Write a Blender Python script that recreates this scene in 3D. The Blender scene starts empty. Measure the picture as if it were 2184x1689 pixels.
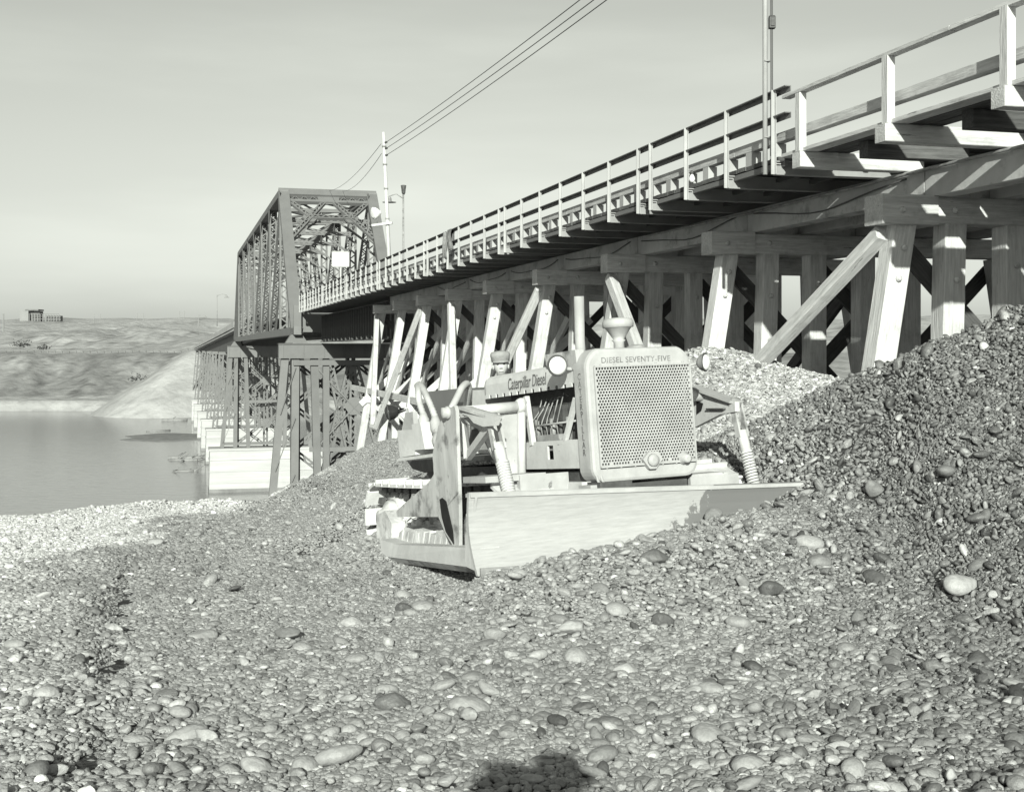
import bpy, bmesh, math, random
import numpy as np
from mathutils import Vector, Matrix, noise as mnoise
from mathutils.kdtree import KDTree

R = math.radians
SC = bpy.context.scene
COL = SC.collection
random.seed(7)
rng = np.random.default_rng(11)

# ------------------------------------------------------------------ camera, world, sun, exposure
cam_data = bpy.data.cameras.new('camera')
cam = bpy.data.objects.new('camera', cam_data)
COL.objects.link(cam)
cam.location = (0, 0, 0)
cam.rotation_euler = (R(90), 0, 0)
cam_data.sensor_width = 36.0
cam_data.lens = 36.0 * 2640 / 2184
cam_data.shift_y = -(844.5 - 744) / 2184
cam_data.clip_start = 0.2
cam_data.clip_end = 6000
SC.camera = cam

SUN_DIR = Vector((-0.022, -0.941, 0.337)).normalized()      # towards the sun
SUN_EL = math.asin(SUN_DIR.z)
sun_data = bpy.data.lights.new('sun', 'SUN')
sun_data.energy = 5.0
sun_data.angle = R(0.55)
sun_data.color = (0.965, 1.0, 0.905)
sun = bpy.data.objects.new('sun', sun_data)
COL.objects.link(sun)
sun.rotation_euler = SUN_DIR.to_track_quat('Z', 'Y').to_euler()
sun.location = (0, -20, 30)

world = bpy.data.worlds.new('World')
SC.world = world
world.use_nodes = True
wn, wl = world.node_tree.nodes, world.node_tree.links
wn.clear()
w_out = wn.new('ShaderNodeOutputWorld')
w_bg = wn.new('ShaderNodeBackground')
w_bg.inputs['Strength'].default_value = 0.076
w_sky = wn.new('ShaderNodeTexSky')
w_sky.sky_type = 'NISHITA'
w_sky.sun_disc = False
w_sky.sun_elevation = SUN_EL
w_sky.sun_rotation = math.atan2(SUN_DIR.x, SUN_DIR.y)
w_sky.dust_density = 0.55
w_sky.air_density = 1.0
# the film sees blue light strongly: one grey value from the sky's colour, with soft cloud veils low down
w_sep = wn.new('ShaderNodeSeparateColor')
wl.new(w_sky.outputs['Color'], w_sep.inputs[0])
def wmath(op, a, b):
    n = wn.new('ShaderNodeMath'); n.operation = op
    for i, v in enumerate((a, b)):
        if isinstance(v, (int, float)): n.inputs[i].default_value = v
        else: wl.new(v, n.inputs[i])
    return n.outputs[0]
w_grey = wmath('ADD', wmath('MULTIPLY', w_sep.outputs[2], 0.75), wmath('ADD', wmath('MULTIPLY', w_sep.outputs[1], 0.25), wmath('MULTIPLY', w_sep.outputs[0], 0.0)))
w_tc = wn.new('ShaderNodeTexCoord')
w_map = wn.new('ShaderNodeMapping')
w_map.inputs['Scale'].default_value = (1.2, 1.2, 7.0)
wl.new(w_tc.outputs['Generated'], w_map.inputs['Vector'])
w_noise = wn.new('ShaderNodeTexNoise')
w_noise.inputs['Scale'].default_value = 1.7
w_noise.inputs['Detail'].default_value = 5
w_noise.inputs['Roughness'].default_value = 0.5
wl.new(w_map.outputs[0], w_noise.inputs['Vector'])
w_cl = wn.new('ShaderNodeMapRange')
w_cl.inputs['From Min'].default_value = 0.42
w_cl.inputs['From Max'].default_value = 0.72
w_cl.inputs['To Min'].default_value = 0.0
w_cl.inputs['To Max'].default_value = 1.0
w_cl.interpolation_type = 'SMOOTHSTEP'
wl.new(w_noise.outputs[0], w_cl.inputs[0])
w_val = wmath('ADD', w_grey, wmath('MULTIPLY', w_cl.outputs[0], 0.9))
w_mix = wn.new('ShaderNodeCombineColor')
wl.new(wmath('MULTIPLY', w_val, 0.96), w_mix.inputs[0])
wl.new(w_val, w_mix.inputs[1])
wl.new(wmath('MULTIPLY', w_val, 0.91), w_mix.inputs[2])
wl.new(w_mix.outputs[0], w_bg.inputs['Color'])
wl.new(w_bg.outputs[0], w_out.inputs['Surface'])

SC.view_settings.view_transform = 'Standard'
SC.view_settings.look = 'None'
SC.view_settings.exposure = 0.42
SC.view_settings.gamma = 1.0
SC.view_settings.use_curve_mapping = False
SC.render.engine = 'CYCLES'
SC.cycles.max_bounces = 8
SC.cycles.diffuse_bounces = 6
SC.cycles.use_denoising = True

# ------------------------------------------------------------------ helpers
F, CX, CY = 2640.0, 1092.0, 744.0           # lens of the photograph in its own units (level camera)
A = R(15.26)                                 # the bridge runs this far left of the view direction
CA, SA = math.cos(A), math.sin(A)

def bw(u, s, h):                             # bridge coordinates (across, along, up) to world
    return Vector((-s * SA + u * CA, s * CA + u * SA, h))

def mk(name, base, rough=0.8, var=0.25, scale=3.0, stretch=(1, 1, 1), bump=0.0, bscale=None, metallic=0.0,
       stain=0.0, stain_scale=1.2, stain_val=0.3, coord='Object', rnd=0.0, spec=0.3, chip=0.0, chip_scale=8.0, chip_val=0.12, chip_at=0.66):
    m = bpy.data.materials.new(name)
    m.use_nodes = True
    nt = m.node_tree
    n, l = nt.nodes, nt.links
    b = n['Principled BSDF']
    b.inputs['Roughness'].default_value = rough
    b.inputs['Metallic'].default_value = metallic
    b.inputs['Specular IOR Level'].default_value = spec
    tc = n.new('ShaderNodeTexCoord')
    mp = n.new('ShaderNodeMapping')
    mp.inputs['Scale'].default_value = stretch
    l.new(tc.outputs[coord], mp.inputs['Vector'])
    vec = mp.outputs[0]
    if rnd or stretch != (1, 1, 1):
        oi = n.new('ShaderNodeObjectInfo')
        ad = n.new('ShaderNodeVectorMath'); ad.operation = 'ADD'
        ml = n.new('ShaderNodeVectorMath'); ml.operation = 'SCALE'
        cb = n.new('ShaderNodeCombineXYZ')
        for i in range(3): l.new(oi.outputs['Random'], cb.inputs[i])
        l.new(cb.outputs[0], ml.inputs[0]); ml.inputs['Scale'].default_value = 37.0
        l.new(vec, ad.inputs[0]); l.new(ml.outputs[0], ad.inputs[1])
        vec = ad.outputs[0]
    no = n.new('ShaderNodeTexNoise')
    no.inputs['Scale'].default_value = scale
    no.inputs['Detail'].default_value = 6
    no.inputs['Roughness'].default_value = 0.62
    l.new(vec, no.inputs['Vector'])
    mr = n.new('ShaderNodeMapRange')
    mr.inputs['From Min'].default_value = 0.28
    mr.inputs['From Max'].default_value = 0.72
    mr.inputs['To Min'].default_value = base * (1 - var)
    mr.inputs['To Max'].default_value = min(0.9, base * (1 + var))
    l.new(no.outputs[0], mr.inputs[0])
    val = mr.outputs[0]
    if stain:
        n2 = n.new('ShaderNodeTexNoise')
        n2.inputs['Scale'].default_value = stain_scale
        n2.inputs['Detail'].default_value = 7
        n2.inputs['Roughness'].default_value = 0.65
        l.new(tc.outputs[coord], n2.inputs['Vector'])
        r2 = n.new('ShaderNodeMapRange')
        r2.inputs['From Min'].default_value = 0.52
        r2.inputs['From Max'].default_value = 0.64
        r2.inputs['To Min'].default_value = 0.0
        r2.inputs['To Max'].default_value = stain
        l.new(n2.outputs[0], r2.inputs[0])
        mx = n.new('ShaderNodeMix')
        l.new(r2.outputs[0], mx.inputs[0]); l.new(val, mx.inputs[2]); mx.inputs[3].default_value = stain_val
        val = mx.outputs[0]
    if chip:
        n4 = n.new('ShaderNodeTexNoise')
        n4.inputs['Scale'].default_value = chip_scale
        n4.inputs['Detail'].default_value = 9
        n4.inputs['Roughness'].default_value = 0.72
        l.new(vec, n4.inputs['Vector'])
        r4 = n.new('ShaderNodeMapRange')
        r4.inputs['From Min'].default_value = chip_at
        r4.inputs['From Max'].default_value = chip_at + 0.035
        r4.inputs['To Max'].default_value = chip
        l.new(n4.outputs[0], r4.inputs[0])
        m4 = n.new('ShaderNodeMix')
        l.new(r4.outputs[0], m4.inputs[0]); l.new(val, m4.inputs[2]); m4.inputs[3].default_value = chip_val
        val = m4.outputs[0]
    if rnd:
        r3 = n.new('ShaderNodeMapRange')
        r3.inputs['To Min'].default_value = 1 - rnd
        r3.inputs['To Max'].default_value = 1 + rnd
        l.new(oi.outputs['Random'], r3.inputs[0])
        mm = n.new('ShaderNodeMath'); mm.operation = 'MULTIPLY'; mm.use_clamp = True
        l.new(val, mm.inputs[0]); l.new(r3.outputs[0], mm.inputs[1])
        val = mm.outputs[0]
    cc = n.new('ShaderNodeCombineColor')
    for i in range(3): l.new(val, cc.inputs[i])
    l.new(cc.outputs[0], b.inputs['Base Color'])
    if bump:
        bn = n.new('ShaderNodeTexNoise')
        bn.inputs['Scale'].default_value = bscale or scale * 3
        bn.inputs['Detail'].default_value = 5
        l.new(vec, bn.inputs['Vector'])
        bp = n.new('ShaderNodeBump')
        bp.inputs['Strength'].default_value = bump
        bp.inputs['Distance'].default_value = 0.02
        l.new(bn.outputs[0], bp.inputs['Height'])
        l.new(bp.outputs[0], b.inputs['Normal'])
    return m

M = {}
M['timber'] = mk('weathered_timber', 0.56, 0.9, 0.24, 3.0, (9, 9, 0.8), 0.5, 6.0, rnd=0.12, spec=0.15, stain=0.45, stain_scale=1.7, stain_val=0.26, chip=0.85, chip_scale=1.5, chip_val=0.1, chip_at=0.63)
M['timber_dark'] = mk('shaded_creosote_timber', 0.09, 0.9, 0.4, 3.0, (9, 9, 0.8), 0.5, 6.0, rnd=0.2, spec=0.15)  # creosote-dark timber, with under-deck shade also put into its colour
M['stringer'] = mk('stained_stringer', 0.48, 0.92, 0.3, 1.1, (1, 1, 1), 0.4, 8.0, spec=0.12, stain=0.75, stain_scale=1.4, stain_val=0.1)
M['plank'] = mk('deck_plank', 0.11, 0.9, 0.4, 3.0, (1, 9, 9), 0.4, 6.0, rnd=0.3, spec=0.15)
M['steel'] = mk('grey_painted_steel', 0.165, 0.6, 0.1, 1.2, spec=0.3, rnd=0.08)
M['steel_dark'] = mk('dark_painted_steel', 0.1, 0.65, 0.2, 1.5, spec=0.3)
M['rail'] = mk('railing_steel', 0.38, 0.6, 0.12, 3.0, spec=0.3, rnd=0.06)
M['bracket'] = mk('bracket_steel', 0.27, 0.6, 0.12, 3.0, spec=0.3, rnd=0.06)
M['rail_dark'] = mk('rail_bar_steel', 0.16, 0.6, 0.2, 3.0, spec=0.3)
M['concrete'] = mk('pale_concrete', 0.43, 0.9, 0.16, 0.5, (0.2, 0.2, 3), 0.2, 4.0, spec=0.2, stain=0.55, stain_scale=0.2, stain_val=0.36, chip=0.5, chip_scale=0.9, chip_val=0.3, chip_at=0.62)
M['paint'] = mk('dusty_machine_paint', 0.4, 0.6, 0.18, 3.0, (1, 1, 1), 0.2, 18, spec=0.3, stain=0.45, stain_scale=2.6, stain_val=0.32, chip=0.8, chip_scale=9.0, chip_val=0.12, chip_at=0.645)
M['paint_worn'] = mk('worn_weathered_plate', 0.43, 0.85, 0.28, 5.0, (1, 1, 0.3), 0.4, 14, spec=0.2, stain=0.85, stain_scale=4.0, stain_val=0.13, chip=0.8, chip_scale=4.0, chip_val=0.1, chip_at=0.62)
M['grime'] = mk('greasy_iron', 0.07, 0.6, 0.5, 6.0, bump=0.3, spec=0.4)
M['paint_brightened'] = mk('side_brightened_paint', 0.54, 0.7, 0.14, 3.0, (1, 1, 1), 0.2, 18, spec=0.25, stain=0.5, stain_scale=2.6, stain_val=0.42, chip=0.8, chip_scale=9.0, chip_val=0.14, chip_at=0.65)  # machine paint lightened on side-facing parts, making up for weaker sun there
M['iron'] = mk('bare_iron', 0.28, 0.55, 0.35, 6.0, bump=0.2, spec=0.4, stain=0.6, stain_scale=5, stain_val=0.1)
M['mud'] = mk('caked_mud', 0.52, 0.95, 0.35, 5.0, bump=0.9, bscale=9, spec=0.1, stain=0.5, stain_scale=4, stain_val=0.2)
M['track'] = mk('dusty_track_shoe', 0.56, 0.8, 0.2, 6.0, bump=0.2, spec=0.25, rnd=0.1)
M['black'] = mk('black_core', 0.015, 0.9, 0.3, 9.0)
M['core'] = mk('radiator_core', 0.06, 0.8, 0.4, 9.0)
M['letter'] = mk('faded_lettering', 0.14, 0.9, 0.5, 7.0, spec=0.1)
M['letter_pale'] = mk('rubbed_lettering', 0.2, 0.9, 0.6, 9.0, spec=0.1)
M['lens'] = mk('lamp_reflector', 0.82, 0.2, 0.05, 3.0, spec=0.6)
M['lens_dark'] = mk('dark_lamp_lens', 0.03, 0.06, 0.2, 3.0, spec=0.8)
M['hose'] = mk('corrugated_hose', 0.5, 0.7, 0.15, 8.0, spec=0.3)
M['cloth'] = mk('denim_cloth', 0.2, 0.95, 0.3, 9.0, bump=0.4, spec=0.1, rnd=0.2)
M['skin'] = mk('skin', 0.48, 0.6, 0.08, 8.0, spec=0.3)
M['white'] = mk('white_board', 0.85, 0.8, 0.03, 2.0)
M['wood_pole'] = mk('pale_pole', 0.55, 0.85, 0.2, 3.0, (6, 6, 0.6), spec=0.15)
M['wire'] = mk('wire', 0.08, 0.6, 0.1, 2.0)
M['drift'] = mk('driftwood', 0.24, 0.9, 0.3, 2.0, spec=0.1)
M['far_dark'] = mk('far_dark', 0.16, 0.9, 0.3, 0.3)
M['far_light'] = mk('far_light', 0.24, 0.9, 0.1, 0.3)

class MB:
    """collects simple solids; build() links them as one mesh object"""
    def __init__(self): self.v, self.f, self.sm = [], [], []
    def add(self, verts, faces, smooth=False):
        o = len(self.v)
        self.v.extend([tuple(p) for p in verts])
        for f in faces:
            self.f.append(tuple(i + o for i in f)); self.sm.append(smooth)
        return self
    def box(self, c, d):
        x, y, z = (k / 2 for k in d)
        vs = [(c[0] + sx * x, c[1] + sy * y, c[2] + sz * z) for sz in (-1, 1) for sy in (-1, 1) for sx in (-1, 1)]
        return self.add(vs, [(0, 2, 3, 1), (4, 5, 7, 6), (0, 1, 5, 4), (2, 6, 7, 3), (0, 4, 6, 2), (1, 3, 7, 5)])
    def beam(self, p0, p1, w, h, up=(0, 0, 1), ch=0.0):
        p0, p1 = Vector(p0), Vector(p1)
        d = (p1 - p0).normalized()
        up = Vector(up)
        s = d.cross(up)
        if s.length < 1e-4: s = d.cross(Vector((1, 0, 0)))
        s.normalize(); t = s.cross(d).normalized()
        a, b = w / 2, h / 2
        if ch:
            pr = [(-a + ch, -b), (a - ch, -b), (a, -b + ch), (a, b - ch), (a - ch, b), (-a + ch, b), (-a, b - ch), (-a, -b + ch)]
        else:
            pr = [(-a, -b), (a, -b), (a, b), (-a, b)]
        n = len(pr)
        vs = [p + s * x + t * y for p in (p0, p1) for x, y in pr]
        fs = [(i, (i + 1) % n, n + (i + 1) % n, n + i) for i in range(n)]
        fs += [tuple(range(n - 1, -1, -1)), tuple(range(n, 2 * n))]
        return self.add(vs, fs)
    def tube(self, pts, r, n=10, cap=True, smooth=True):
        pts = [Vector(p) for p in pts]
        rs = r if isinstance(r, (list, tuple)) else [r] * len(pts)
        vs, fs = [], []
        ref = None
        for i, p in enumerate(pts):
            d = (pts[min(i + 1, len(pts) - 1)] - pts[max(i - 1, 0)]).normalized()
            if ref is None:
                ref = d.orthogonal().normalized()
            ref = (ref - d * ref.dot(d)).normalized()
            t = d.cross(ref)
            for k in range(n):
                a = 2 * math.pi * k / n
                vs.append(p + (ref * math.cos(a) + t * math.sin(a)) * rs[i])
        for i in range(len(pts) - 1):
            for k in range(n):
                fs.append((i * n + k, i * n + (k + 1) % n, (i + 1) * n + (k + 1) % n, (i + 1) * n + k))
        self.add(vs, fs, smooth)
        if cap:
            o = len(self.v) - len(vs)
            self.f.append(tuple(o + k for k in range(n - 1, -1, -1))); self.sm.append(False)
            self.f.append(tuple(o + (len(pts) - 1) * n + k for k in range(n))); self.sm.append(False)
        return self
    def prism(self, poly, off):                 # closed polygon of 3-D points pushed along off
        off = Vector(off)
        poly = [Vector(p) for p in poly]
        n = len(poly)
        vs = poly + [p + off for p in poly]
        fs = [tuple(range(n - 1, -1, -1)), tuple(range(n, 2 * n))] + [(i, (i + 1) % n, n + (i + 1) % n, n + i) for i in range(n)]
        return self.add(vs, fs)
    def lathe(self, base, axis, prof, n=20, smooth=True):   # prof: (distance along axis, radius)
        base, axis = Vector(base), Vector(axis).normalized()
        a1 = axis.orthogonal().normalized(); a2 = axis.cross(a1)
        vs, fs = [], []
        for z, r in prof:
            for k in range(n):
                t = 2 * math.pi * k / n
                vs.append(base + axis * z + (a1 * math.cos(t) + a2 * math.sin(t)) * r)
        for i in range(len(prof) - 1):
            for k in range(n):
                fs.append((i * n + k, i * n + (k + 1) % n, (i + 1) * n + (k + 1) % n, (i + 1) * n + k))
        self.add(vs, fs, smooth)
        o = len(self.v) - len(vs)
        self.f.append(tuple(o + k for k in range(n - 1, -1, -1))); self.sm.append(False)
        self.f.append(tuple(o + (len(prof) - 1) * n + k for k in range(n))); self.sm.append(False)
        return self
    def mesh(self, name, off=(0, 0, 0), fix=True):
        me = bpy.data.meshes.new(name)
        ox, oy, oz = off
        me.from_pydata([(x - ox, y - oy, z - oz) for x, y, z in self.v], [], self.f)
        me.polygons.foreach_set('use_smooth', self.sm)
        if fix:
            bm = bmesh.new(); bm.from_mesh(me)
            bmesh.ops.recalc_face_normals(bm, faces=bm.faces)
            bm.to_mesh(me); bm.free()
        me.update()
        return me
    def build(self, name, mat, parent=None, off=None, label=None):
        o = bpy.data.objects.new(name, self.mesh(name, off if off is not None else getattr_off(parent)))
        o.data.materials.append(M[mat] if isinstance(mat, str) else mat)
        COL.objects.link(o)
        if parent: o.parent = parent
        if label: o['label'] = label
        return o

OFF = {}
def root_of(o):
    while o.parent: o = o.parent
    return o
def getattr_off(parent):                        # the thing's base in the frame its parts are written in
    return OFF.get(root_of(parent).name, (0, 0, 0)) if parent else (0, 0, 0)

def tag(o, label, cat, group=None, kind=None):
    if label: o['label'] = label
    if cat: o['category'] = cat
    if group: o['group'] = group
    if kind: o['kind'] = kind
    return o

def bthing(name, base, label, cat, group=None):  # an Empty at base, written in bridge coordinates
    e = bpy.data.objects.new(name, None)
    COL.objects.link(e)
    e.empty_display_size = 0.3
    e.location = bw(*base)
    e.rotation_euler = (0, 0, A)
    OFF[e.name] = base
    return tag(e, label, cat, group)

def link_copy(o, parent, loc=None, rot=None):    # a copy that shares its mesh
    c = o.copy()
    COL.objects.link(c)
    c.parent = parent
    if loc is not None: c.location = loc
    if rot is not None: c.rotation_euler = rot
    return c

trng = random.Random(5)
def timber(name, p0, p1, w, h, mat, parent, up=(0, 0, 1), ch=0.012, label=None):
    """one squared timber of its own, its local z along its length (so the grain runs with it)"""
    off = Vector(getattr_off(parent))
    p0, p1 = Vector(p0) - off, Vector(p1) - off
    if name in ('post', 'sway_brace', 'raking_brace', 'cap', 'long_brace') and w > 0.15 or name == 'sway_brace':
        j = 0.014
        p0 = p0 + Vector([trng.uniform(-j, j) * 0.4 for _ in range(3)]); p1 = p1 + Vector([trng.uniform(-j, j) for _ in range(3)])
        w *= trng.uniform(0.95, 1.04); h *= trng.uniform(0.95, 1.04)
    L = (p1 - p0).length
    d = (p1 - p0).normalized()
    s = d.cross(Vector(up))
    if s.length < 1e-4: s = d.cross(Vector((0, 1, 0)))
    s.normalize(); t = s.cross(d).normalized()
    o = MB().beam((0, 0, 0), (0, 0, L), w, h, (0, 1, 0), ch).build(name, mat, parent, off=(0, 0, 0), label=label)
    mx = Matrix((( -s.x, t.x, d.x, p0.x), (-s.y, t.y, d.y, p0.y), (-s.z, t.z, d.z, p0.z), (0, 0, 0, 1)))
    if mx.to_3x3().determinant() < 0:
        mx = Matrix(((s.x, t.x, d.x, p0.x), (s.y, t.y, d.y, p0.y), (s.z, t.z, d.z, p0.z), (0, 0, 0, 1)))
    o.matrix_local = mx
    return o

# numpy value noise
_lat = np.random.default_rng(3).random((256, 256))
def vnoise(x, y):
    xi, yi = np.floor(x).astype(int), np.floor(y).astype(int)
    fx, fy = x - xi, y - yi
    fx, fy = fx * fx * (3 - 2 * fx), fy * fy * (3 - 2 * fy)
    a = _lat[xi % 256, yi % 256]; b = _lat[(xi + 1) % 256, yi % 256]
    c = _lat[xi % 256, (yi + 1) % 256]; d = _lat[(xi + 1) % 256, (yi + 1) % 256]
    return (a * (1 - fx) + b * fx) * (1 - fy) + (c * (1 - fx) + d * fx) * fy
def fbm(x, y, o=4):
    s, a, t = 0, 0.5, 0
    for k in range(o):
        s = s + a * vnoise(x * 2 ** k + 17.3 * k, y * 2 ** k + 5.1 * k); t += a; a *= 0.5
    return s / t

# ------------------------------------------------------------------ the ground as one height function
PLATEAU = np.array([(-70, -60), (-70, 4), (-14, 13.3), (-7.2, 16.6), (-5.9, 19.6), (-4.8, 19.8), (-3.9, 19.5), (-3.6, 22),
                    (-3.38, 26.3), (-3.12, 33.6), (-2.4, 35.5), (0, 36), (2.2, 30), (2.5, 22), (3.2, 20), (4.0, 16.6), (5.6, 13.4),
                    (9, 12.6), (14, 10), (60, 0), (60, -60)], float)
def poly_sd(x, y, P):
    n = len(P)
    d = np.full(x.shape, 1e18); inside = np.zeros(x.shape, bool)
    for i in range(n):
        a, b = P[i], P[(i + 1) % n]
        e = b - a
        wx, wy = x - a[0], y - a[1]
        t = np.clip((wx * e[0] + wy * e[1]) / (e @ e), 0, 1)
        d = np.minimum(d, (wx - t * e[0]) ** 2 + (wy - t * e[1]) ** 2)
        c = ((a[1] <= y) & (b[1] > y)) | ((b[1] <= y) & (a[1] > y))
        xs = a[0] + (y - a[1]) / (e[1] if abs(e[1]) > 1e-9 else 1e-9) * e[0]
        inside ^= c & (x < xs)
    d = np.sqrt(d)
    return np.where(inside, -d, d)
def smax(a, b, k=0.07):
    m = np.maximum(a, b)
    return m + k * np.log(np.exp((a - m) / k) + np.exp((b - m) / k))
def ridge(x, y, pts, front, back, side=1.0):
    """heap along a crest polyline (x, y, h): slope 'front' towards the viewer, 'back' away from him"""
    out = np.full(x.shape, -1e3)
    for (ax, ay, ah), (bx, by, bh) in zip(pts[:-1], pts[1:]):
        ex, ey = bx - ax, by - ay
        t = np.clip(((x - ax) * ex + (y - ay) * ey) / (ex * ex + ey * ey), 0, 1)
        dx, dy = x - (ax + t * ex), y - (ay + t * ey)
        d = np.sqrt(dx * dx + dy * dy) + 1e-9
        c = -dy / d                                  # 1 = straight towards the viewer
        sl = np.where(c > 0, front * c ** 2 + side * (1 - c ** 2), back * c ** 2 + side * (1 - c ** 2))
        out = np.maximum(out, ah + t * (bh - ah) - sl * (np.sqrt(d * d + 0.04) - 0.2))
    return out
NEAR_LOW = [(1.75, 12.9, -1.75), (1.98, 12.75, -1.2), (2.2, 12.75, -0.97), (2.53, 12.65, -0.76), (2.95, 12.5, -0.55), (3.3, 12.3, -0.36), (3.75, 12.1, -0.13), (4.1, 11.95, 0.05)]
NEAR_PILE = [(4.1, 11.9, 0.05), (4.88, 11.8, 0.42), (6.5, 11.5, 1.1), (9, 10.5, 1.9), (14, 7.5, 2.6)]
BERM = [(-0.22, 8.82, -1.70), (0.0, 8.98, -1.62), (0.35, 9.15, -1.55), (0.85, 9.4, -1.49), (1.45, 9.75, -1.42), (2.0, 10.05, -1.34), (2.6, 10.35, -1.31),
        (2.95, 10.6, -1.19), (3.4, 10.75, -0.98), (4.2, 10.8, -0.6)]
MID_PILE = [(2.2, 18.0, -0.25), (2.9, 18.8, 0.0), (3.3, 19.2, -0.03), (3.6, 17.6, -0.3), (3.95, 17.2, -0.3), (4.2, 16.9, -0.46)]
def ground_h(x, y):
    x = np.asarray(x, float); y = np.asarray(y, float)
    fl = -1.38 - 0.055 * np.clip(y, -10, 19)
    fl = fl - 0.03 * np.clip(-4.0 - x, 0, 4) * 0
    sd = poly_sd(x + (fbm(x * 0.35, y * 0.35) - 0.5) * 0.8, y + (fbm(x * 0.35 + 40, y * 0.35) - 0.5) * 0.8, PLATEAU)
    out = np.maximum(sd, 0)
    h = fl - 0.64 * (np.sqrt(out * out + 0.15) - math.sqrt(0.15))
    h = smax(h, ridge(x, y, NEAR_PILE, 0.37, 0.62, 1.5), 0.07)
    h = smax(h, ridge(x, y, NEAR_LOW, 0.62, 0.62, 0.6), 0.05)
    h = smax(h, ridge(x, y, BERM, 0.3, 1.6, 0.5), 0.05)
    h = smax(h, ridge(x, y, MID_PILE, 0.17, 0.75, 0.42), 0.08)
    # the worn track edge on the left
    ex = np.interp(y, [4, 4.8, 6.2, 7.0, 9.5, 12, 16], [-1.45, -1.75, -2.1, -2.3, -3.05, -3.75, -4.9])
    led = 1 / (1 + np.exp((x - ex) / 0.07)) * np.clip((13.5 - y) / 5, 0, 1)
    h = h + 0.045 * led * np.exp(-np.clip(ex - x, 0, 9) / 1.2) - 0.06 * rut(x, y)
    # hollow pressed by the machine's near track
    lx = 0.431 * (x - 1.115) - 0.897 * (y - 10.17); ly = 0.9 * (x - 1.115) + 0.435 * (y - 10.17)
    q = np.clip((lx + 4.6) / 0.5, 0, 1) * np.clip((-0.1 - lx) / 0.25, 0, 1) * np.clip((ly + 2.3) / 0.6, 0, 1) * np.clip((1.0 - ly) / 0.5, 0, 1)
    h = h - 0.17 * q
    near = np.clip((60 - np.hypot(x, y)) / 40, 0, 1)
    h = h + near * ((fbm(x * 0.8, y * 0.8) - 0.5) * 0.10 + (fbm(x * 2.7 + 9, y * 2.7, 3) - 0.5) * 0.06)
    return h
def rut(x, y):                                   # the broken edge left by a crawler track
    ex = np.interp(y, [4, 4.8, 6.2, 7.0, 9.5, 12, 16], [-1.45, -1.75, -2.1, -2.3, -3.05, -3.75, -4.9])
    w = 0.09 + 0.10 * fbm(x * 3, y * 3)
    return np.exp(-((x - ex - 0.06 - 0.25 * (fbm(x * 2.2 + 7, y * 2.2) - 0.5)) / w) ** 2) * np.clip((13.5 - y) / 4, 0, 1) * np.clip(fbm(x * 1.6 + 3, y * 1.6) * 3.2 - 0.95, 0, 1)
def gh(x, y): return float(ground_h(np.array([x]), np.array([y]))[0])

def grid_mesh(name, xs, ys, fn, mat, tone=None):
    X, Y = np.meshgrid(xs, ys)
    Z = fn(X, Y)
    nx, ny = len(xs), len(ys)
    v = np.stack([X.ravel(), Y.ravel(), Z.ravel()], 1)
    i = np.arange(nx * ny).reshape(ny, nx)
    f = np.stack([i[:-1, :-1].ravel(), i[:-1, 1:].ravel(), i[1:, 1:].ravel(), i[1:, :-1].ravel()], 1)
    me = bpy.data.meshes.new(name)
    me.vertices.add(len(v)); me.vertices.foreach_set('co', v.ravel())
    me.loops.add(f.size); me.loops.foreach_set('vertex_index', f.ravel().astype(np.int32))
    me.polygons.add(len(f))
    me.polygons.foreach_set('loop_start', np.arange(0, f.size, 4, dtype=np.int32))
    me.update(calc_edges=True)
    me.polygons.foreach_set('use_smooth', np.ones(len(f), bool))
    if tone is not None:
        at = me.attributes.new('tone', 'FLOAT', 'POINT')
        at.data.foreach_set('value', tone(X, Y, Z).ravel().astype(np.float32))
    me.materials.append(mat)
    o = bpy.data.objects.new(name, me)
    COL.objects.link(o)
    return o

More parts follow.
